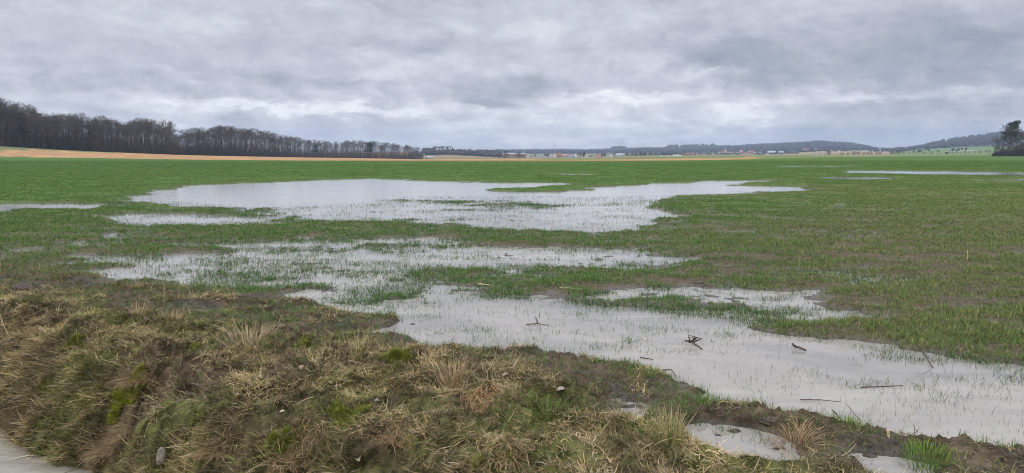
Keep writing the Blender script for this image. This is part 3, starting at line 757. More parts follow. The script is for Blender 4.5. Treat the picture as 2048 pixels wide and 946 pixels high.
G1, G2 = 'tufts of dry pale grass on the bank', 'green tufts at the edge of the flood'
T = tussock
T('dry_grass_tuft', 500, 690, .22, .20, 330, PALE, (.40, .32, .22), 0.8, 'wide pale straw tuft left on the bank beside the mud strip', group=G1, droop=.5)
T('dry_grass_tuft', 905, 765, .10, .22, 190, PALE, BRN, 0.6, 'upright pale dry tuft on the bank just below the flood edge', group=G1, droop=.3)
T('dry_grass_tuft', 972, 803, .13, .20, 420, ORNG, (.48, .33, .18), 1.3, 'low orange brown mop of drooping dead grass', group=G1, comb=-1.5, droop=1.3)
T('dry_grass_tuft', 1338, 872, .09, .20, 260, PALE, GRN, 0.55, 'half straw half green tuft beside the pale mud puddle', group=G1, droop=.35)
T('dry_grass_tuft', 1592, 893, .11, .17, 330, (.42, .30, .17), BRN, 1.2, 'dome of dry brown grass between the two small puddles', group=G1, droop=1.2)
T('dry_grass_tuft', 280, 752, .16, .16, 420, BRN, (.36, .26, .14), 1.2, 'dark brown shaggy tuft overhanging the bright moss', group=G1, comb=-2.0, droop=1.3)
T('dry_grass_tuft', 345, 640, .14, .15, 130, PALE, BRN, 0.5, 'thin pale stems rising from the bank above the mud strip', group=G1, droop=.3)
T('dry_grass_tuft', 275, 632, .06, .22, 40, PALE, ORNG, 0.4, 'few tall rusty stems left of the thin pale stems', group=G1, droop=.3)
T('dry_grass_tuft', 850, 738, .07, .18, 45, PALE, ORNG, 0.5, 'sparse bent straw stems left of the upright dry tuft', group=G1, droop=.5)
T('dry_grass_tuft', 718, 720, .07, .22, 70, PALE, GRN, 0.5, 'slim straw and green tuft next to a pinkish dead leaf', group=G1, droop=.4)
T('dry_grass_tuft', 145, 612, .10, .13, 80, PALE, BRN, 0.6, 'small faded tuft at the far left end of the bank', group=G1, droop=.4)
T('dry_grass_tuft', 600, 900, .20, .20, 380, (.38, .26, .13), BRN, 1.3, 'broad combed down straw clump at the bottom of the bank', group=G1, comb=-1.2, droop=1.2)
T('dry_grass_tuft', 440, 890, .13, .17, 320, (.36, .25, .13), BRN, 1.3, 'long brown clump hanging to the right of the upright grey stone', group=G1, comb=-1.9, droop=1.2)
T('dry_grass_tuft', 232, 893, .14, .20, 480, (.34, .24, .13), BRN, 1.2, 'long brown grass hanging over the ditch water', group=G1, comb=-2.2, droop=1.4)
T('dry_grass_tuft', 1010, 905, .11, .15, 220, (.44, .33, .18), BRN, 1.3, 'flattened straw rosette at the bottom centre of the bank', group=G1, comb=-1.2, droop=1.2)
T('dry_grass_tuft', 800, 860, .15, .16, 240, (.40, .27, .13), BRN, 1.3, 'loose tan clump halfway down the bank below the white leaf', group=G1, comb=-1.6, droop=1.2)
T('green_grass_tuft', 1405, 806, .12, .09, 260, GRN, DGR, 0.8, 'green tuft on mud directly above the pale puddle', group=G2)
T('green_grass_tuft', 1565, 806, .11, .08, 240, (.09, .20, .035), DGR, 0.8, 'fresh green tuft at the water edge right of the mud spit', group=G2)
T('green_grass_tuft', 1880, 790, .12, .11, 140, GRN, DGR, 0.9, 'green tuft standing alone in open water below the leaning black stick', group=G2)
T('green_grass_tuft', 1850, 938, .12, .11, 420, (.13, .22, .04), GRN, 0.7, 'dense bright green tuft at the bottom edge beside the last puddle', group=G2, droop=.5)
T('green_grass_tuft', 1500, 770, .10, .08, 130, (.17, .17, .05), (.10, .10, .04), 0.9, 'yellowish tuft rising from shallow water before the mud edge', group=G2)
T('green_grass_tuft', 985, 680, .07, .06, 150, (.16, .17, .05), BRN, 0.9, 'tiny olive tuft islanded in the water left of the forked twig', group=G2)
T('green_grass_tuft', 1280, 757, .13, .09, 240, (.14, .17, .045), BRN, 0.9, 'olive and brown tuft on the shore tongue', group=G2)
T('green_grass_tuft', 1090, 835, .10, .10, 220, (.13, .19, .04), GRN, 0.6, 'light green tuft in the mud left of the smallest puddle', group=G2, droop=.5)
T('green_grass_tuft', 1735, 840, .10, .07, 160, (.10, .20, .035), DGR, 0.9, 'little green tuft on the wet shore above the bleached cob', group=G2)
T('green_grass_tuft', 1965, 805, .08, .06, 100, (.26, .22, .11), (.12, .13, .05), 1.0, 'straggly brownish tuft in open water near the right border', group=G2)
T('green_grass_tuft', 1047, 528, .12, .10, 200, (.06, .16, .03), DGR, 0.7, 'dark green knob of grass between the two middle pools', group=G2)
T('green_grass_tuft', 1385, 690, .09, .07, 120, (.16, .13, .07), BRN, 1.0, 'brown tuft around the root stump in the water', group=G2)
T('green_grass_tuft', 1700, 850, .09, .08, 170, (.12, .20, .04), GRN, 0.8, 'mid green tuft left of the little shore tuft on the mud', group=G2)

# ------------------------------------------------------------------ sticks, stalks, stone, leaves, clods
def stick(name, pts, R, mat, label, cat='stick', group='sticks lying in and around the water', k=7):
    """pts: (u, v of foot on the ground, height above water)"""
    W = []
    for (u, v, h) in pts:
        x_, y_ = gnd(u, v, 0.0); W.append((x_, y_, h))
    R = R * 0.72
    # densify with a little crookedness
    W = np.array(W, float); P = []
    for i in range(len(W) - 1):
        for t_ in np.linspace(0, 1, 5)[:-1]: P.append(W[i] * (1 - t_) + W[i + 1] * t_ + rng.normal(0, 1, 3) * R * 0.25)
    P.append(W[-1]); P = np.array(P)
    o0 = P[0].copy(); m = MB()
    m.tube(P - o0, [R * (1 - 0.5 * i / len(P)) * random.uniform(0.85, 1.15) for i in range(len(P))], k)
    return m, o0, P
def put(name, m, o0, mat, label, cat='stick', group='sticks lying in and around the water'):
    o = m.build(name, mat); o.location = o0; return tag(o, label, cat, group)
m, o0, P = stick('', [(589, 567, -0.02), (606, 567, .115)], .013, 0, ''); put('stick', m, o0, M_wood, 'short dark stick leaning out of the middle pool')
m, o0, P = stick('', [(1834, 722, .14), (1852, 730, .07), (1870, 738, -.02)], .013, 0, ''); put('stick', m, o0, M_wood, 'black stick leaning left out of the water near the right border')
m, o0, P = stick('', [(1585, 697, .035), (1612, 703, .012)], .018, 0, '')
m.tube(np.array([P[1] - o0, P[1] - o0 + (-.03, .01, .03)]), [.012, .008], 6); put('stick', m, o0, M_wood, 'stubby brown piece of wood floating in the big puddle')
m, o0, P = stick('', [(1052, 650, .006), (1075, 649, .012), (1098, 651, .004)], .008, 0, '')
q_ = P[4] - o0; m.tube(np.array([q_, q_ + (-.01, 0, .04), q_ + (-.035, 0, .075)]), [.007, .006, .004], 6); put('stick', m, o0, M_wood, 'forked twig with one prong curving up from the water')
m, o0, P = stick('', [(1350, 622, -.01), (1341, 622, .11)], .007, 0, ''); put('stick', m, o0, M_wood, 'thin upright twig among the seedlings behind the forked twig')
m, o0, P = stick('', [(1370, 688, .03), (1385, 692, .035), (1405, 699, .0)], .015, 0, '')
for k_ in range(5):
    q_ = P[2 + k_ % 3] - o0; m.tube(np.array([q_, q_ + (rng.normal(0, .04), rng.normal(0, .03), .035), q_ + (rng.normal(0, .07), rng.normal(0, .04), .06)]), [.009, .006, .003], 5)
put('root_stump', m, o0, M_wood, 'broken root stump with splayed ends poking out of the puddle', 'root')
m, o0, P = stick('', [(1722, 776, .006), (1760, 774, .004), (1806, 772, .006)], .006, 0, ''); put('stick', m, o0, M_wood, 'long thin dark twig lying flat on open water')
m, o0, P = stick('', [(1280, 716, .006), (1306, 720, .006)], .008, 0, ''); put('stick', m, o0, M_wood, 'small dark twig floating left of the root stump')
m, o0, P = stick('', [(1600, 802, .01), (1640, 803, .014), (1680, 812, .03)], .006, 0, ''); put('stick', m, o0, M_wood, 'bent black twig resting on the shore beside a fresh green tuft')
m, o0, P = stick('', [(1665, 835, .05), (1682, 850, .04), (1694, 868, .04)], .007, 0, ''); put('stick', m, o0, M_wood, 'crooked dark twig lying on the mud towards the last puddle')
m, o0, P = stick('', [(1020, 726, .05), (1060, 722, .05), (1110, 727, .05)], .006, 0, ''); put('stick', m, o0, M_wood, 'thin twig along the shore below the forked twig')
m, o0, P = stick('', [(1105, 736, .03), (1160, 746, .025), (1230, 755, .03)], .009, 0, ''); put('stick', m, o0, M_wood, 'long dark twig along the muddy waterline left of the shore tongue')
m, o0, P = stick('', [(1720, 852, .04), (1705, 838, .05), (1690, 826, .07)], .004, 0, ''); put('stick', m, o0, M_wood, 'wiry black twig sticking up from the shoreline grass')
m, o0, P = stick('', [(1326, 742, .01), (1342, 751, .05), (1352, 760, .03)], .009, 0, ''); put('stick', m, o0, M_wood, 'stubby twig slanting at the shore edge right of the shore tongue')
m, o0, P = stick('', [(1120, 583, .05), (1165, 586, .05)], .013, 0, ''); put('maize_stalk', m, o0, M_palew, 'bleached maize stalk lying on the green strip behind the big puddle', 'stalk', 'maize stalks left in the field')
m, o0, P = stick('', [(955, 574, .04), (985, 577, .04)], .011, 0, ''); put('maize_stalk', m, o0, M_palew, 'short pale stalk lying left of the bleached one', 'stalk', 'maize stalks left in the field')
m, o0, P = stick('', [(1934, 527, .0), (1934, 527, .10), (1933, 527, .22)], .017, 0, ''); put('maize_stalk', m, o0, M_palew, 'upright cream maize stub alone in the right field', 'stalk', 'maize stalks left in the field')
m, o0, P = stick('', [(1385, 572, .045), (1410, 576, .06), (1425, 577, .03)], .016, 0, ''); put('stick', m, o0, M_wood, 'brown root piece lying in the crop above the big puddle')
m, o0, P = stick('', [(700, 752, .13), (745, 762, .12)], .006, 0, ''); put('stick', m, o0, M_palew, 'straight pale stem lying across the bank')
m, o0, P = stick('', [(1772, 890, .10), (1777, 894, .05)], .016, 0, ''); put('maize_cob', m, o0, M_palew, 'bleached maize cob end upright in the mud', 'cob', 'maize stalks left in the field')
# shadowy half sunk bits in the water
def blob(sx_, sy_, sz_, seed, sub=3, amp=0.25, fr=2.2):
    import bmesh
    bm = bmesh.new(); bmesh.ops.create_icosphere(bm, subdivisions=sub, radius=1)
    V = np.array([v.co[:] for v in bm.verts]); Fc = np.array([[v.index for v in f.verts] for f in bm.faces]); bm.free()
    n = fbm(V[:, 0] * fr + V[:, 2] * 1.7 * fr, V[:, 1] * fr - V[:, 2] * fr, seed, 3, 0.6)
    V = V * (1 + amp * 2 * n)[:, None] * np.array([sx_, sy_, sz_]); return V, Fc
def lump(name, u, v, sx_, sy_, sz_, mat, label, cat, group=None, seed=1, tilt=0.0, zc=0.0, amp=.25):
    x0, y0 = gnd(u, v, .02); z0 = float(ground(np.array([x0]), np.array([y0]))[0][0])
    V, Fc = blob(sx_ * .75, sy_ * .75, sz_ * .8, seed, sub=4, amp=amp * 1.7, fr=3.0); o = mesh(name, V, Fc, mat)
    o.location = (x0, y0, max(z0, -0.005) + zc); o.rotation_euler = (0, tilt, 0); return tag(o, label, cat, group)
xs, ys = surf(324, 938)
zs = float(ground(np.array([xs]), np.array([ys]))[0][0])
V, Fc = blob(.032, .022, .068, 5, amp=.2); st = mesh('stone', V, Fc, M_stone); st.location = (xs, ys, zs + .085); st.rotation_euler = (0, .12, .2)
tag(st, 'upright grey stone among brown grass at the bottom of the bank', 'stone')
CL = 'clods of wet earth at the shore'
lump('earth_clod', 1540, 852, .085, .06, .035, M_clod, 'dark clod of churned earth left of the dry brown dome', 'clod', CL, 11)
lump('earth_clod', 1468, 857, .06, .03, .026, M_clod, 'ragged black clod standing in the pale puddle', 'clod', CL, 12)
lump('earth_clod', 868, 692, .05, .035, .02, M_clod, 'flat dark clod at the left tip of the big puddle', 'clod', CL, 13)
lump('earth_clod', 825, 645, .04, .03, .018, M_clod, 'small clod in the water near the left end of the big puddle', 'clod', CL, 14)
lump('earth_clod', 1085, 560, .06, .04, .028, M_clod, 'low clod on the green strip between the pools', 'clod', CL, 15)
lump('earth_clod', 1398, 566, .09, .05, .03, M_clod, 'long clod beside the root piece in the crop', 'clod', CL, 16)
lump('earth_clod', 1060, 708, .06, .04, .02, M_clod, 'reddish brown clod on the shoreline below the forked twig', 'clod', CL, 17)
lump('earth_clod', 45, 592, .15, .10, .09, M_clod, 'broad dark heap of earth at the far left of the mud strip', 'clod', CL, 18, amp=.22)
lump('earth_clod', 1740, 905, .06, .04, .022, M_clod, 'flat clod between the last puddle and the cob', 'clod', CL, 19)
def leaf(u, v, sz, mat, label, seed, zc=0.03):
    x0, y0 = surf(u, v); r_ = random.Random(seed)
    n = 9; V = []; t = []
    for j in range(n):
        a = j / (n - 1); wdt = sz * 0.42 * math.sin(math.pi * a) ** 0.8 * r_.uniform(.7, 1.2); zc_ = 0.18 * sz * math.sin(3 * a + seed)
        V += [((a - .5) * sz * 1.5, -wdt, zc_ + wdt * .5), ((a - .5) * sz * 1.5, 0, zc_), ((a - .5) * sz * 1.5, wdt, zc_ + wdt * .7)]
    q = [(3 * j + i, 3 * j + i + 1, 3 * j + i + 4, 3 * j + i + 3) for j in range(n - 1) for i in (0, 1)]
    o = mesh('dead_leaf', np.array(V), np.array(q), mat)
    z0 = float(ground(np.array([x0]), np.array([y0]))[0][0]); o.location = (x0, y0, z0 + zc)
    o.rotation_euler = (r_.uniform(-.5, .5), r_.uniform(-.3, .3), r_.uniform(0, 6.28)); return tag(o, label, 'leaf', 'dead leaves on the bank')
leaf(1120, 790, .055, M_leafp, 'bleached curled leaf on the mud left of the smallest puddle', 1)
leaf(757, 812, .050, M_leafp, 'whitish leaf lying on the middle of the bank', 2)
leaf(728, 718, .055, M_leaf, 'pinkish brown leaf beside the slim straw and green tuft', 3)
leaf(603, 742, .045, M_leaf, 'small rosy leaf lying on olive grass right of the wide straw tuft', 4)
leaf(565, 832, .028, M_leafp, 'tiny pale leaf fragment low on the bank', 5)
leaf(718, 930, .055, M_leaf, 'rusty leaf at the bottom edge of the bank', 6)
leaf(1012, 760, .05, M_leaf, 'light brown leaf right of the upright dry tuft', 7)
leaf(468, 818, .028, M_leafp, 'tan leaf scrap between the moss and the tiny fragment', 8)
leaf(268, 765, .045, M_leaf, 'torn brown leaf hanging above the bright moss', 9)

# ------------------------------------------------------------------ trees
def bare_tree(seed, h=20.0, lw=0.30, first=0.40, spread=1.0, dens=1.0, twr=0.022):
    """returns trunk and crown builders; ascending limbs that fork again and again into a fan of fine twigs"""
    R = np.random.default_rng(seed); tr, cr = MB(), MB()
    def unit(v): return v / (np.linalg.norm(v) + 1e-9)
    def run(p, d_, L, r0, r1, m, wob, up, mb, k):
        pts = [p]; dd = d_
        for i in range(m):
            dd = unit(dd + R.normal(0, wob, 3) + np.array([0, 0, up])); pts.append(pts[-1] + dd * L / m)
        mb.tube(pts, [r0 + (r1 - r0) * i / m for i in range(m + 1)], k, cap=False); return pts, dd
    def fork(p, d_, L, r, lvl):
        last = 5
        pts, dd = run(p, d_, L, r, max(r * .62, twr * .8), 3 if lvl < 3 else 2, .13 + .03 * lvl, .07, cr, 4 if lvl < 2 else 3)
        if lvl >= last: return
        nch = 2 + (R.uniform() < .55 * dens)
        for i in range(nch):
            ax = R.normal(0, 1, 3); ax = unit(ax - dd * ax.dot(dd)); ang = R.uniform(.25, .75) * spread
            fork(pts[-1], unit(dd * math.cos(ang) + ax * math.sin(ang)), L * R.uniform(.62, .86), max(r * .60, twr), lvl + 1)
        for i in range(1 + (lvl > 1)):             # side twigs along the branch
            if R.uniform() < .8:
                ax = R.normal(0, 1, 3); ax = unit(ax - dd * ax.dot(dd)); q = pts[R.integers(1, len(pts))]
                fork(q, unit(dd * .55 + ax * .85 * spread), L * R.uniform(.4, .6), max(r * .38, twr), max(lvl + 2, 3))
    n = 8; top = first + (1 - first) * .45; P = [np.array([0., 0, -.3])]; dirn = np.array([0., 0, 1.])
    for i in range(n):
        dirn = unit(dirn + R.normal(0, .045, 3) + np.array([0, 0, .1])); P.append(P[-1] + dirn * h * top / n)
    P = np.array(P); tr.tube(P, [(.30 * (1 - .6 * i / n)) * h / 20 * (1.25 if i == 0 else 1) for i in range(n + 1)], 7)
    for i in range(3):
        a = i * 2.1 + R.uniform(-.4, .4); fork(P[-1], unit(np.array([math.cos(a) * .35 * spread, math.sin(a) * .35 * spread, 1])), h * lw * .55, .10 * h / 20, 0)
    nl = int(6 * dens)
    for i in range(nl):
        t_ = first / top + (1 - first / top) * (i + .3) / nl; k_ = min(int(t_ * n), n - 1); q = P[k_] + (P[k_ + 1] - P[k_]) * (t_ * n - k_)
        a = i * 2.4 + R.uniform(-.5, .5)
        fork(q, unit(np.array([math.cos(a) * spread, math.sin(a) * spread, .75 + .5 * t_])), h * lw * .50, .075 * h / 20, 1)
    for i in range(int(7 * dens)):                 # thin low shoots on the trunk
        t_ = R.uniform(.25, 1) * first / top; k_ = min(int(t_ * n), n - 1); q = P[k_] + (P[k_ + 1] - P[k_]) * (t_ * n - k_); a = R.uniform(0, 6.28)
        fork(q, unit(np.array([math.cos(a), math.sin(a), .7])), h * .06, twr, 3)
    return tr, cr
def tree_thing(name, seed, twig=M_twig, **kw):
    t_, c_ = bare_tree(seed, **kw); r_ = empty(name, (0, 0, 0))
    t_.build('trunk', M_bark, r_); c_.build('crown', twig, r_, smooth=False); HT[id(r_)] = float(np.percentile(np.concatenate(c_.v)[:, 2], 99.5)); return r_
HT = {}
protos = [tree_thing('bare_tree', 100 + i, h=20, lw=(.28, .31, .25, .34, .28, .32)[i], dens=(1, 1.15, 1, 1.1, 1.2, 1)[i], first=(.38, .30, .46, .34, .42, .25)[i], spread=(.8, .9, .7, 1.0, .85, .95)[i],
                     twig=(M_twig, M_twig, M_twig, M_twigr, M_twig, M_twig)[i]) for i in range(6)]
bushp = [tree_thing('bare_bush', 140 + i, h=6, lw=.42, first=.04, spread=1.15, dens=1.2, twr=.022, twig=(M_twig, M_twigr)[i]) for i in range(2)]
ofield = [tree_thing('bare_tree', 160 + i, h=12, lw=.36, first=.18, spread=1.05, dens=1.15, twr=.026) for i in range(3)]
used = set()
def plant(proto, name, u, D, h, h0, label, cat, group, rz=None, wx=1.0, zoff=0.0):
    h0 = HT.get(id(proto), h0)
    o = proto if id(proto) not in used else copy_tree(proto); used.add(id(proto))
    o.name = name; x_, y_, z_ = tz(u, D); o.location = (x_, y_, z_ + zoff); k_ = h / h0
    o.scale = (k_ * wx, k_ * wx, k_); o.rotation_euler = (0, 0, random.uniform(0, 6.28) if rz is None else rz)
    tag(o, label, cat, group); return o
# front edge of the wood: distance and tree height along it
WU = [-260, 0, 100, 200, 300, 352]; WD = [325, 340, 360, 385, 412, 430]
WH = [96, 93, 76, 68, 68, 64]
W2U = [348, 420, 500, 560, 620, 700, 790, 838]; W2D = [470, 480, 540, 600, 650, 740, 830, 880]; W2H = [40, 56, 54, 42, 33, 33, 30, 22]
GW = 'bare trees of the wood on the left'
for row in range(4):
    nrow = (50, 40, 34, 26)[row]
    for i in range(nrow):
        u = -230 + (582) * (i + random.uniform(.15, .85)) / nrow - row * 3
        D = np.interp(u, WU, WD) + row * 14 + random.uniform(-4, 4)
        hp = np.interp(u, WU, WH) * random.uniform(.80, 1.06) * (1.0 if row else random.uniform(.85, 1.0))
        part_ = 'at the left border' if u < 70 else ('in the middle' if u < 230 else 'near its right end')
        lb = ('front row bare tree of the high stand, ', 'rear row bare tree of the high stand, ')[row > 0] + part_
        plant(protos[random.randrange(6)], 'bare_tree', u, D, hp * D / F, 20, lb, 'tree', GW, wx=random.uniform(.95, 1.25))
for row in range(3):
    nrow = (60, 42, 28)[row]
    for i in range(nrow):
        t_ = (i + random.uniform(.1, .9)) / nrow
        u = 352 + (838 - 352) * t_; D = np.interp(u, W2U, W2D) + row * 18 + random.uniform(-5, 5)
        hp = np.interp(u, W2U, W2H) * random.uniform(.82, 1.12)
        part_ = 'next to the high stand' if u < 480 else ('before the dip in its top line' if u < 632 else 'between its dip and far end')
        lb = ('front row bare tree of the lower receding wood, ', 'rear row bare tree of the lower receding wood, ')[row > 0] + part_
        plant(protos[random.randrange(6)], 'bare_tree', u, D, hp * D / F, 20, lb, 'tree', GW, wx=random.uniform(1.0, 1.35))
# brush under the trees
def brush():
    Vs, Ts, off = [], [], 0
    N = 42000
    u = np.where(rng.uniform(0, 1, N) < .5, rng.uniform(-240, 354, N), rng.uniform(350, 845, N))
    first = u < 352
    D = np.where(first, np.interp(u, WU, WD), np.interp(u, W2U, W2D)) + rng.uniform(2, 46, N)
    x_ = (u - CX) / F * CP * D; z_ = terrain(x_, D)
    hp = np.where(first, np.interp(u, WU, WH), np.interp(u, W2U, W2H)) * D / F
    L = hp * rng.beta(1.2, 1.9, N) * .85 + .8
    V, pl, cc = blades(np.stack([x_, D, z_ - .2], 1), rnd(N, 0, 6.28), L, rnd(N, .04, .12), rnd(N, 0, .28), rnd(N, 0, .45),
                       np.tile(np.array([0.085, 0.073, 0.060]), (N, 1)) * rnd(N, .6, 1.3)[:, None], 3)
    N2 = 3600
    u = np.where(rng.uniform(0, 1, N2) < .5, rng.uniform(-240, 352, N2), rng.uniform(352, 840, N2)); first = u < 352
    D = np.where(first, np.interp(u, WU, WD), np.interp(u, W2U, W2D)) + rng.uniform(4, 60, N2)
    x_ = (u - CX) / F * CP * D; z_ = terrain(x_, D); hp = np.where(first, np.interp(u, WU, WH), np.interp(u, W2U, W2H)) * D / F
    V2, pl2, cc2 = blades(np.stack([x_, D, z_ - .2], 1), rnd(N2, 0, 6.28), hp * rnd(N2, .45, .92), rnd(N2, .10, .30), rnd(N2, 0, .07), rnd(N2, 0, .12),
                          np.tile(np.array([0.064, 0.057, 0.048]), (N2, 1)) * rnd(N2, .6, 1.3)[:, None], 3)
    pl = [np.concatenate([a_, b_ + len(V)]) for a_, b_ in zip(pl, pl2)]; V = np.concatenate([V, V2]); cc = np.concatenate([cc, cc2])
    tag(mesh('undergrowth', V, pl, M_far, colr=cc, smooth=False), 'dark thicket of thin stems under the trees of the wood', 'undergrowth', kind='stuff')
brush()
for (u, D, h) in ((352, 425, 7), (340, 420, 9), (826, 860, 8), (838, 865, 7), (845, 870, 6)):
    plant(bushp[1], 'bare_bush', u, D, h, 6, 'brown bush closing the end of the high stand' if u < 400 else 'brown bush closing the right end of the receding wood', 'bush', GW, wx=1.3)
for (u, h, lb) in ((44, 14, 'dark evergreen inside the high stand near the left border'), (184, 15, 'dark rounded evergreen inside the middle of the high stand'),
                   (632, 9, 'small dark evergreen at the gap in the receding wood'), (740, 12, 'dark evergreen crown above the receding wood')):
    pass

# needle trees
def pine(seed, h=14.0, base=.5, leanx=0.0, nclump=14, rx=3.0):
    R = np.random.default_rng(seed); tr, cr = MB(), MB()
    n = 7; P = [np.array([leanx * h * (i / n) ** 2, 0.15 * math.sin(i), h * .95 * i / n]) for i in range(n + 1)]
    tr.tube(P, [.26 * (1 - i / n) * h / 14 + .05 for i in range(n + 1)], 6)
    for i in range(nclump):
        t_ = base + (1 - base) * R.uniform(0, 1); a = R.uniform(0, 6.28); k_ = min(int(t_ * n), n - 1); q = P[k_]
        rr = rx * (1.15 - .75 * (t_ - base) / (1 - base)) * R.uniform(.3, 1)
        c0 = np.array([q[0] + math.cos(a) * rr, q[1] + math.sin(a) * rr, h * t_ + R.uniform(-.2, .8)])
        tr.tube([np.array([q[0], q[1], h * t_ * .97]), c0], [.07, .03], 4)
        N = 120; d3 = R.normal(0, 1, (N, 3)); d3 /= np.linalg.norm(d3, axis=1)[:, None]
        pp_ = c0 + d3 * np.array([1.15, 1.15, .55]) * (R.uniform(.2, 1, N) ** .5)[:, None] * h / 14 * 1.2
        s_ = .30 * h / 14
        tri = np.stack([pp_ + R.normal(0, s_, (N, 3)), pp_ + R.normal(0, s_, (N, 3)), pp_ + R.normal(0, s_, (N, 3))], 1).reshape(-1, 3)
        cr.add(tri, t=np.arange(3 * N).reshape(-1, 3))
    return tr, cr
def pine_thing(seed, **kw):
    t_, c_ = pine(seed, **kw); r_ = empty('pine_tree', (0, 0, 0)); t_.build('trunk', M_bark, r_); c_.build('crown', M_needle, r_, smooth=False); return r_
pines = [pine_thing(400 + i, base=(.55, .4, .6)[i], rx=(2.4, 2.8, 2.0)[i]) for i in range(3)]
spruce = pine_thing(410, base=.12, rx=2.2, nclump=34)
GP = 'pines standing on the ridge behind the end of the wood'
for i, u in enumerate([868, 872, 876, 880, 884, 888, 893, 896, 901, 905]):
    lab = 'flat topped dark pine in the clump on the ridge' if u < 890 else 'slender dark pine standing apart right of the ridge clump'
    plant(pines[i % 3], 'pine_tree', u, 1760 + 12 * (i % 3), (11, 12, 10, 11, 12, 11, 10, 11, 11, 8)[i], 14, lab, 'tree', GP, wx=1.25)
for (u, D, h, lb) in ((44, 352, 17, 'dark evergreen inside the high stand near the left border'), (184, 392, 14.5, 'dark rounded evergreen in the middle of the high stand'),
                      (632, 660, 12, 'dark evergreen at the dip of the receding wood'), (740, 770, 17, 'dark evergreen crown topping the receding wood')):
    plant(pines[1], 'pine_tree', u, D, h, 14, lb, 'tree', 'evergreens within the wood', wx=1.1)
plant(spruce, 'spruce_tree', 1168, 1180, 10.5, 14, 'dark conifer between the white houses of the nearer village', 'tree', None, wx=1.0)
plant(ofield[0], 'bare_tree', 974, 1150, 14.5, 12, 'tall lone bare tree with rounded crown left of the long white shed', 'tree', 'lone trees in the open', wx=.8)
plant(ofield[1], 'bare_tree', 941, 1780, 8, 12, 'tiny round tree alone on the bare ridge', 'tree', 'lone trees in the open', wx=1.2)
plant(bushp[0], 'bare_bush', 1011, 620, 7.2, 6, 'large brown bare bush before the long white shed', 'bush', 'bushes beside the long shed', wx=1.1)
plant(bushp[1], 'bare_bush', 1038, 660, 6.0, 6, 'reddish bare bush at the right end of the long shed', 'bush', 'bushes beside the long shed', wx=1.2)
plant(bushp[0], 'bare_bush', 1000, 640, 3.6, 6, 'low brown bush left of the large one', 'bush', 'bushes beside the long shed', wx=1.2)
# right hand group
plant(bushp[0], 'bare_tree', 2014, 380, 16.2, 12, 'broad bare tree above the thicket at the right border', 'tree', 'trees at the right border', rz=1.0, wx=1.0)
plant(ofield[2], 'bare_tree', 2030, 383, 14.5, 12, 'bare tree with forked crown behind the pine at the right border', 'tree', 'trees at the right border', rz=2.0, wx=1.1)
plant(bushp[1], 'bare_tree', 2046, 386, 12.5, 12, 'bare reddish tree cut by the right border', 'tree', 'trees at the right border', rz=.5, wx=1.0)
plant(bushp[0], 'bare_tree', 2000, 384, 6.5, 12, 'small bare tree at the left edge of the right border group', 'tree', 'trees at the right border', rz=2.5, wx=1.1)
pr = pine_thing(433, base=.62, rx=3.1, nclump=15, leanx=.16)
plant(pr, 'pine_tree', 2016, 384, 17.6, 14, 'pine leaning right above the bare tree at the right border', 'tree', 'trees at the right border', rz=0.0, wx=.85)
for i, (u, h) in enumerate(((1994, 3.0), (2003, 3.6), (2012, 4.0), (2022, 4.8), (2034, 5.5), (2046, 7), (2060, 7), (2080, 8), (2110, 8), (1986, 1.8))):
    plant(bushp[i % 2], 'bare_bush', u, 376 + 6 * (i % 3), h, 6, ('dark bush at the low left end of the thicket at the right border' if u < 2015 else 'dark bush in the high right part of the thicket at the right border'), 'bush', 'thicket at the right border', wx=1.25)
def thicket():
    N = 9000; u = rng.uniform(1984, 2140, N); D = rng.uniform(372, 392, N); x_ = (u - CX) / F * CP * D; z_ = terrain(x_, D)
    top = np.interp(u, [1984, 1992, 2020, 2048, 2140], [1.4, 3.8, 4.8, 6.2, 7.0])
    V, pl, cc = blades(np.stack([x_, D, z_], 1), rnd(N, 0, 6.28), top * rng.beta(2, 1.6, N), rnd(N, .04, .11), rnd(N, 0, .5), rnd(N, 0, .6), np.tile(np.array([.05, .045, .035]), (N, 1)) * rnd(N, .6, 1.3)[:, None], 3)
    tag(mesh('thicket_stems', V, pl, M_far, colr=cc, smooth=False), 'dense dark stems filling the thicket at the right border', 'undergrowth', kind='stuff')
thicket()
# hedgerow trees across the right background
HG = 'hedgerow trees across the right background'
hu = [1655, 1659] + [1680 + 8.1 * i + random.uniform(-3, 3) for i in range(39)]
for i, u in enumerate(hu):
    if 1768 < u < 1776 or 1885 < u < 1897: continue
    h = random.uniform(3.6, 6.0) * (1.15 if 1780 < u < 1800 else 1) + (.8 if u < 1670 else 0)
    lb = 'round bush beside the white twin gabled house' if u < 1670 else ('low brown tree in the left half of the hedgerow' if u < 1800 else 'small bare tree in the right half of the hedgerow')
    (plant(bushp[i % 2], 'bare_bush', u, 985 + random.uniform(-15, 15), h, 6, lb, 'bush', HG, wx=1.15) if u < 1800 else
     plant(ofield[i % 3], 'bare_tree', u, 960 + random.uniform(-15, 15), h + .6, 12, lb, 'tree', HG, wx=1.2))
for u, h in ((1256, 6), (1264, 8), (1273, 7), (1281, 9), (1290, 7), (1299, 9), (1228, 8), (1345, 8), (1368, 8), (1160, 9), (1070, 6), (1062, 5), (1118, 5), (1135, 6)):
    plant(bushp[0], 'bare_bush', u, 1230, h, 6, 'bare garden tree among the houses of the nearer village' if u < 1250 else 'dark bare tree in the belt right of the nearer village', 'tree', 'trees around the nearer village', wx=.9)

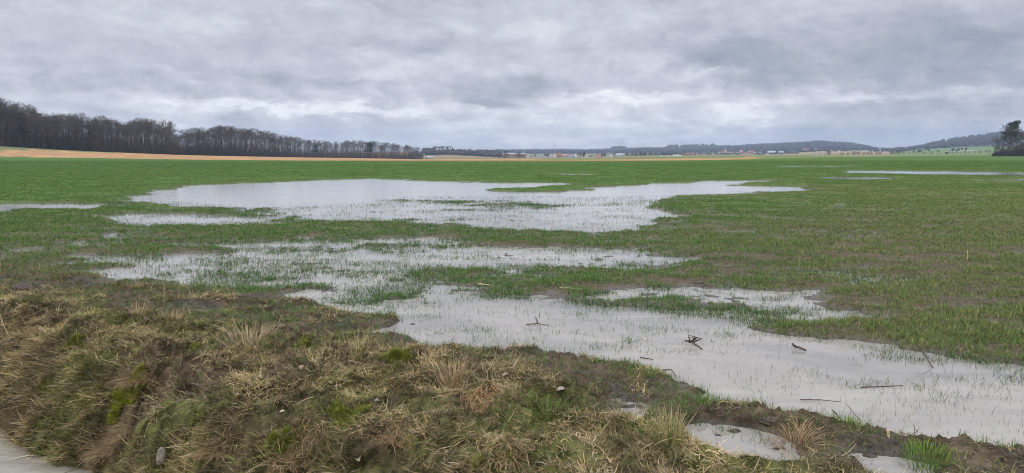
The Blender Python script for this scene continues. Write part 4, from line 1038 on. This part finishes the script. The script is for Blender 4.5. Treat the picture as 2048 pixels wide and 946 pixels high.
# far woodland on hills and ridges
def far_wood():
    import bmesh
    bm = bmesh.new(); bmesh.ops.create_icosphere(bm, subdivisions=1, radius=1)
    B = np.array([v.co[:] for v in bm.verts]); Fc = np.array([[v.index for v in f.verts] for f in bm.faces]); bm.free()
    us, ds, hs = [], [], []
    def add(n, u0, u1, d0, d1, h0, h1):
        us.append(rng.uniform(u0, u1, n)); ds.append(rng.uniform(d0, d1, n)); hs.append(rng.uniform(h0, h1, n))
    add(900, 990, 1250, 2900, 4700, 8, 13); add(900, 1230, 1460, 2750, 4300, 8, 15); add(1500, 1440, 1740, 2520, 3750, 9, 15)
    add(260, 1700, 1810, 2600, 3500, 7, 11); add(260, 1790, 1860, 2300, 2800, 7, 12); add(1500, 1850, 2500, 1980, 2680, 9, 15)
    add(650, 846, 1000, 1430, 1640, 5, 9); add(120, 846, 870, 1650, 1800, 7, 10); add(60, 960, 1000, 1650, 1830, 4, 6)
    add(36, 1225, 1250, 4200, 4300, 16, 26); add(50, 1330, 1430, 3950, 4100, 16, 26); add(30, 1880, 2000, 2600, 2650, 12, 19)
    add(160, 1430, 1560, 2050, 2400, 6, 10); add(90, 1560, 1700, 2100, 2200, 5, 9); add(60, 1740, 1830, 1900, 2100, 5, 9)
    add(70, 1250, 1400, 1700, 2000, 5, 9); add(22, 1780, 1980, 1500, 1650, 4, 6); add(130, 1380, 1600, 1850, 1900, 3, 6)
    u, D, h = map(np.concatenate, (us, ds, hs)); n = len(u)
    x_ = (u - CX) / F * CP * D; z_ = terrain(x_, D)
    k = rng.uniform(.7, 1.3, (n, len(B), 1)) * B[None]
    con = rng.uniform(0, 1, n) < .3
    wdt = np.where(con, h * .28, h * .48)
    V = k * np.stack([wdt, wdt, h * .52], 1)[:, None, :]
    tap = np.where(con[:, None], 1 - .8 * (B[None, :, 2] * .5 + .5), 1.0)
    V[:, :, 0] *= tap; V[:, :, 1] *= tap
    V += np.stack([x_, D, z_ + h * .45], 1)[:, None, :]
    f_ = (Fc[None] + (np.arange(n) * len(B))[:, None, None]).reshape(-1, 3)
    base = np.where(con[:, None], np.array([[.026, .040, .026]]), np.array([[.055, .050, .042]])) * rng.uniform(.75, 1.2, n)[:, None]
    tag(mesh('far_woodland', V.reshape(-1, 3), f_, M_far, colr=np.repeat(base, len(B), 0), smooth=False), 'distant woods covering the hills and ridges along the horizon', 'woodland', kind='stuff')
far_wood()

# ------------------------------------------------------------------ buildings
def house(name, u, D, wpx, hw, hr, wall, roof, label, gable=True, dpth=9.0, group=None, chim=True, rz=0.0, win=2, zoff=0.0, cat='house'):
    x_, y_, z_ = tz(u, D); o = empty(name, (x_, y_, z_ + zoff), rz - math.atan2(x_, y_) * 1.0)
    W = wpx * D / F; a, b = (W / 2, dpth / 2)
    m = MB(); m.box(-a, a, -b, b, -1.5, hw)
    if gable:                                    # gable end towards the viewer, ridge runs away
        m.add([(-a, -b, hw), (a, -b, hw), (0, -b, hw + hr), (-a, b, hw), (a, b, hw), (0, b, hw + hr)], t=[(0, 1, 2), (4, 3, 5)])
    else:
        m.add([(-a, -b, hw), (-a, b, hw), (-a, 0, hw + hr), (a, -b, hw), (a, b, hw), (a, 0, hw + hr)], t=[(1, 0, 2), (3, 4, 5)])
    m.build('wall', wall, o, smooth=False)
    r_ = MB(); ov = .5; th = .3
    def slab(p, q_, axis_len, ax):
        # p eave point, q_ ridge point in profile (c, z); extrude along the other axis
        (c0, z0), (c1, z1) = p, q_; V = []
        for e in (-axis_len, axis_len):
            for (c_, zz2) in ((c0, z0), (c1, z1), (c1, z1 + th), (c0, z0 + th)):
                V.append((c_, e, zz2) if ax == 'y' else (e, c_, zz2))
        r_.add(V, [(0, 1, 2, 3), (7, 6, 5, 4), (0, 4, 5, 1), (1, 5, 6, 2), (2, 6, 7, 3), (3, 7, 4, 0)])
    half = a if gable else b; sl = hr / half; L = (b if gable else a) + ov
    for s_ in (-1, 1): slab((s_ * (half + ov), hw - ov * sl + .02), (0, hw + hr + .02), L, 'y' if gable else 'x')
    ro = r_.build('roof', roof, o, smooth=False)
    if chim:
        c_ = MB(); cx_ = a * .35; c_.box(cx_ - .35, cx_ + .35, -.35, .35, hw + hr * .4, hw + hr + .9); c_.build('chimney', paint('chimney_brick', (.25, .15, .12)), ro, smooth=False)
    for i in range(win):
        w_ = MB(); xc = -a + 2 * a * (i + 1) / (win + 1); zc_ = hw * .55
        w_.box(xc - .55, xc + .55, -b - .06, -b + .05, zc_ - .6, zc_ + .6); w_.build('window', M_glass, o, smooth=False)
    return tag(o, label, cat, group)
WHT, CRM, LIL, BLU, SAL, GRY = (paint('white_render', (.48, .48, .47)), paint('cream_render', (.40, .36, .30)), paint('lilac_render', (.38, .36, .44)),
                               paint('blue_render', (.30, .34, .52)), paint('salmon_render', (.36, .22, .18)), paint('grey_cladding', (.34, .35, .36)))
RED, DRK, ORG, PNK, WSH, BRO = (paint('red_tiles', (.20, .075, .055)), paint('dark_tiles', (.055, .05, .055)), paint('orange_tiles', (.23, .115, .085)),
                                paint('faded_tiles', (.36, .22, .20)), paint('white_sheet_roof', (.42, .44, .47), .6), paint('brown_boards', (.20, .145, .11)))
V1, V2 = 'houses of the nearer village', 'houses of the farther village'
h = house
h('long_shed', 1028, 1250, 46, 6.5, 1.2, BRO, WSH, 'very long brown shed with thin white roof left of the village', False, 22, 'farm sheds', False, win=6, cat='shed')
h('low_shed', 1060, 1240, 12, 2.2, 1.0, WHT, WSH, 'low white shed just right of the long shed', False, 8, 'farm sheds', False, cat='shed')
h('workshop', 1079, 1230, 14, 3.0, 2.6, GRY, WSH, 'grey gabled workshop with pale roof left of the mast', True, 12, V1, False, cat='workshop')
h('house', 1094, 1210, 10, 3.2, 3.2, LIL, DRK, 'dark roofed lilac house left of the mast', False, 9, V1)
h('house', 1101, 1200, 5.5, 4.0, 4.0, WHT, DRK, 'narrow white gable nearest the mast on its left', True, 8, V1, win=1)
h('house', 1110, 1190, 7, 3.6, 4.6, WHT, ORG, 'white gable just right of the mast', True, 9, V1, win=1)
h('house', 1117, 1205, 9, 3.4, 4.2, SAL, ORG, 'house with broad orange roof right of the mast', False, 9, V1)
h('house', 1130, 1210, 14, 2.8, 3.0, CRM, PNK, 'low cream house with faded pink roof', False, 9, V1, win=3)
h('house', 1143, 1190, 8, 3.2, 3.8, BLU, DRK, 'blue gabled house in the nearer village', True, 9, V1)
h('house', 1151, 1200, 9, 4.0, 4.2, WHT, DRK, 'white house with steep dark roof right of the blue gable', True, 8, V1)
h('house', 1160, 1215, 8, 4.2, 3.2, CRM, DRK, 'cream house with dark roof left of the conifer', False, 8, V1)
h('house', 1174, 1200, 7, 3.0, 4.4, WHT, DRK, 'white gable just right of the conifer', True, 8, V1, win=1)
h('low_shed', 1181, 1195, 9, 2.2, .8, WHT, DRK, 'flat white annexe beyond the conifer', False, 6, V1, False, win=1, cat='shed')
h('house', 1196, 1190, 13, 2.6, 4.4, SAL, ORG, 'broad salmon gable with orange roof', True, 9, V1)
h('house', 1207, 1200, 10, 3.2, 3.8, CRM, DRK, 'cream house with dark roof right of the salmon gable', False, 9, V1)
h('house', 1222, 1195, 9, 3.4, 3.6, WHT, DRK, 'white gable with dark roof near the right end of the nearer village', True, 9, V1)
h('barn', 1240, 1210, 15, 3.0, 3.0, GRY, GRY, 'grey barn ending the nearer village', False, 12, V1, False, cat='barn')
h('field_barn', 858, 930, 18, 1.6, 1.2, CRM, WSH, 'low pale roofed barn behind the end of the wood', False, 9, 'farm sheds', False, cat='barn')
h('gable_hut', 848, 925, 6, 2.0, 5.2, CRM, CRM, 'steep pale gable at the end of the wood', True, 6, 'farm sheds', False, win=0, cat='hut')
h('house', 1631, 985, 10, 1.4, 2.3, WHT, DRK, 'left half of the white twin gabled farmhouse in the field', True, 9, 'twin gabled farmhouse', False, win=1)
h('house', 1643, 985, 9, 1.4, 2.2, WHT, DRK, 'right half of the white twin gabled farmhouse in the field', True, 9, 'twin gabled farmhouse', False, win=1)
h('barn', 1587, 1700, 20, 3.4, 2.6, BRO, DRK, 'long dark barn left of the white twin gables', False, 14, V2, False, cat='barn')
h('barn', 1543, 2050, 15, 4.0, 3.2, GRY, WSH, 'big grey barn with white roof right of the farther village', False, 14, V2, False, zoff=1, cat='barn')
h('barn', 1562, 2050, 9, 3.6, 2.8, WHT, GRY, 'smaller white barn beside the big white roofed one', False, 10, V2, False, zoff=1, cat='barn')
h('barn', 1612, 2380, 14, 5, 3, SAL, PNK, 'pinkish roofed barn on the slope under the hill', False, 12, V2, False, cat='barn')
h('house', 1631, 2380, 5, 6, 3.5, WHT, WSH, 'white house on the slope under the hill', True, 10, V2, False)
h('house', 1759, 2560, 4, 4, 3, WHT, DRK, 'tiny white house at the foot of the hill gap', True, 9, 'far cottages', False)
h('house', 1785, 2300, 5, 4, 4, CRM, PNK, 'small cream house with dark trees in the hill gap', True, 9, 'far cottages', False)
ch = h('church', 1451, 2080, 6, 10, 7, CRM, RED, 'tall red roofed block rising above the farther village', True, 9, V2, False, win=1, cat='church')
vl = [(1438, 7, PNK, LIL, 1, 'faded red roof at the left end of the farther village'), (1445, 7, RED, LIL, 0, 'red roof left of the tall block'),
      (1458, 9, DRK, LIL, 0, 'dark roof right of the tall block'), (1466, 7, RED, CRM, 1, 'red gabled house with cream front in the farther village'),
      (1474, 8, DRK, WHT, 0, 'dark roofed white house mid way in the farther village'), (1482, 8, PNK, SAL, 0, 'pale pink roofed house mid way in the farther village'),
      (1488, 6, RED, SAL, 1, 'salmon gable with red roof in the farther village'), (1497, 7, DRK, WHT, 1, 'white gable with dark roof in the farther village'),
      (1503, 8, ORG, CRM, 0, 'orange roofed house near the right of the farther village'), (1510, 5, DRK, WHT, 1, 'narrow white gable at the right of the farther village'),
      (1520, 9, DRK, LIL, 0, 'long dark roof ending the farther village')]
for i, (u, wp, rf, wl, gb, lb) in enumerate(vl):
    h('house', u, 1980 + 35 * (i % 3), wp, 4.5, 4.2, wl, rf, lb, bool(gb), 10, V2, i % 2 == 0, zoff=(i % 3) * 1.5)
vl = [(1494, 9, ORG, WHT, 'orange roof low in front of the farther village'), (1502, 8, RED, WHT, 'red roof low in front of the farther village'), (1484, 7, RED, CRM, 'brick red roof low at the left front of the farther village')]
for u, wp, rf, wl, lb in vl: h('house', u, 1850, wp, 3, 3.4, wl, rf, lb, False, 9, V2, False)
for i, (u, wp, c_) in enumerate(((1369, 9, ORG), (1377, 8, RED), (1385, 8, BRO))):
    h('house', u, 1500, wp, 2.6, 2.6, SAL, c_, ('orange low roof between the two villages', 'red low roof between the two villages', 'brown low roof between the two villages')[i], False, 9, 'low roofs between the villages', False)
# domed covers and tunnel
def dome(name, u, D, wpx, hh, ln, mat, label, cat, group):
    x_, y_, z_ = tz(u, D); o = empty(name, (x_, y_, z_)); W = wpx * D / F / 2; m = MB(); n = 14
    V = []; 
    for e in (-ln / 2, ln / 2):
        V += [(W * math.cos(math.pi * i / n), e, hh * math.sin(math.pi * i / n)) for i in range(n + 1)]
    q = [(i, i + 1, n + 2 + i, n + 1 + i) for i in range(n)]; V += [(0, -ln / 2, 0), (0, ln / 2, 0)]
    t = [(2 * n + 2, i + 1, i) for i in range(n)] + [(2 * n + 3, n + 1 + i, n + 2 + i) for i in range(n)]
    m.add(V, q, t); m.build('cover', mat, o); f_ = MB()
    for e in (-ln / 2 - .1, ln / 2 + .1): f_.tube([(W * 1.01 * math.cos(math.pi * i / n), e, hh * 1.02 * math.sin(math.pi * i / n)) for i in range(n + 1)], [.08] * (n + 1), 4)
    f_.build('hoop', GRY, o); return tag(o, label, cat, group)
dome('storage_dome', 1323, 1120, 7, 1.7, 7, WSH, 'left white dome cover right of the nearer village', 'dome', 'white covers in the far field')
dome('storage_dome', 1337, 1120, 8, 1.5, 7, WSH, 'right white dome cover right of the nearer village', 'dome', 'white covers in the far field')
dome('polytunnel', 1355, 1140, 15, 2.8, 20, paint('tunnel_film', (.42, .50, .42), .5), 'pale green tunnel with arched roof right of the domes', 'tunnel', 'white covers in the far field')
for i, (u, wp) in enumerate(((1903, 20), (1925, 14), (1944, 22))):
    dome('polytunnel', u, 1380, wp, 1.6, 6, WSH, ('left whitish tunnel beyond the hedgerow', 'short middle whitish tunnel beyond the hedgerow', 'right whitish tunnel beyond the hedgerow')[i], 'tunnel', 'whitish tunnels beyond the hedgerow')
# lattice mast
def mast():
    x_, y_, z_ = tz(1109, 1190); o = empty('radio_mast', (x_, y_, z_)); hh = 27.5; m = MB(); b0, b1 = 1.1, .25
    cs = lambda t_: [(sx_ * (b0 + (b1 - b0) * t_), sy_ * (b0 + (b1 - b0) * t_), hh * .8 * t_) for sx_, sy_ in ((-1, -1), (1, -1), (1, 1), (-1, 1))]
    for k_ in range(4): m.tube([cs(0)[k_], cs(1)[k_]], [.13, .10], 4)
    for i in range(12):
        A, B_ = cs(i / 12), cs((i + 1) / 12)
        for k_ in range(4): m.tube([A[k_], B_[(k_ + 1) % 4]], [.05, .05], 3); m.tube([A[k_], A[(k_ + 1) % 4]], [.05, .05], 3)
    m.build('lattice', GRY, o, smooth=False)
    a_ = MB(); a_.tube([(0, 0, hh * .78), (0, 0, hh)], [.13, .08], 5); a_.build('antenna', GRY, o)
    p_ = MB()
    for k_ in range(3):
        a0 = k_ * 2.09; p_.tube([(.6 * math.cos(a0), .6 * math.sin(a0), hh * .78), (.6 * math.cos(a0), .6 * math.sin(a0), hh * .86)], [.22, .22], 6)
    p_.build('panel_antennas', WHT, o)
    tag(o, 'slender lattice radio mast rising above the nearer village', 'mast')
mast()
# raised hunting hide
def hide():
    x_, y_, z_ = tz(1893, 720); o = empty('hunting_hide', (x_, y_, z_)); m = MB(); m.box(-.9, .9, -.8, .8, 1.5, 2.9); m.build('cabin', DRK, o, smooth=False)
    r_ = MB(); r_.box(-1.15, 1.15, -1.1, 1.1, 2.9, 3.05); r_.build('roof', GRY, o, smooth=False)
    for sx_ in (-1, 1):
        for sy_ in (-1, 1): l_ = MB(); l_.tube([(sx_ * 1.0, sy_ * .9, -.1), (sx_ * .8, sy_ * .7, 1.5)], [.09, .08], 6); l_.build('leg', M_bark, o)
    l_ = MB(); l_.tube([(0, -1.5, 0), (0, -.85, 1.5)], [.05, .05], 5); l_.build('ladder', M_bark, o)
    tag(o, 'small dark raised hide on legs in front of the right hedgerow', 'hide')
hide()

# ------------------------------------------------------------------ air
hz = MB(); hz.box(-5600, 5600, -40, 5300, -60, 150); ho = hz.build('haze', None, smooth=False)
mh = bpy.data.materials.new('haze_air'); mh.use_nodes = True; t = mh.node_tree; t.nodes.clear()
pv_ = t.nodes.new('ShaderNodeVolumePrincipled'); pv_.inputs['Color'].default_value = (.58, .76, 1.0, 1); pv_.inputs['Density'].default_value = 0.00015; pv_.inputs['Anisotropy'].default_value = 0.1
out = t.nodes.new('ShaderNodeOutputMaterial'); t.links.new(pv_.outputs[0], out.inputs['Volume'])
ho.data.materials.append(mh); tag(ho, kind='stuff', label='thin bluish air over the whole valley', cat='haze')
scene.cycles.filter_width = 1.0
scene.cycles.volume_bounces = 0
scene.cycles.max_bounces = 6; scene.cycles.diffuse_bounces = 3; scene.cycles.glossy_bounces = 3; scene.cycles.transmission_bounces = 2
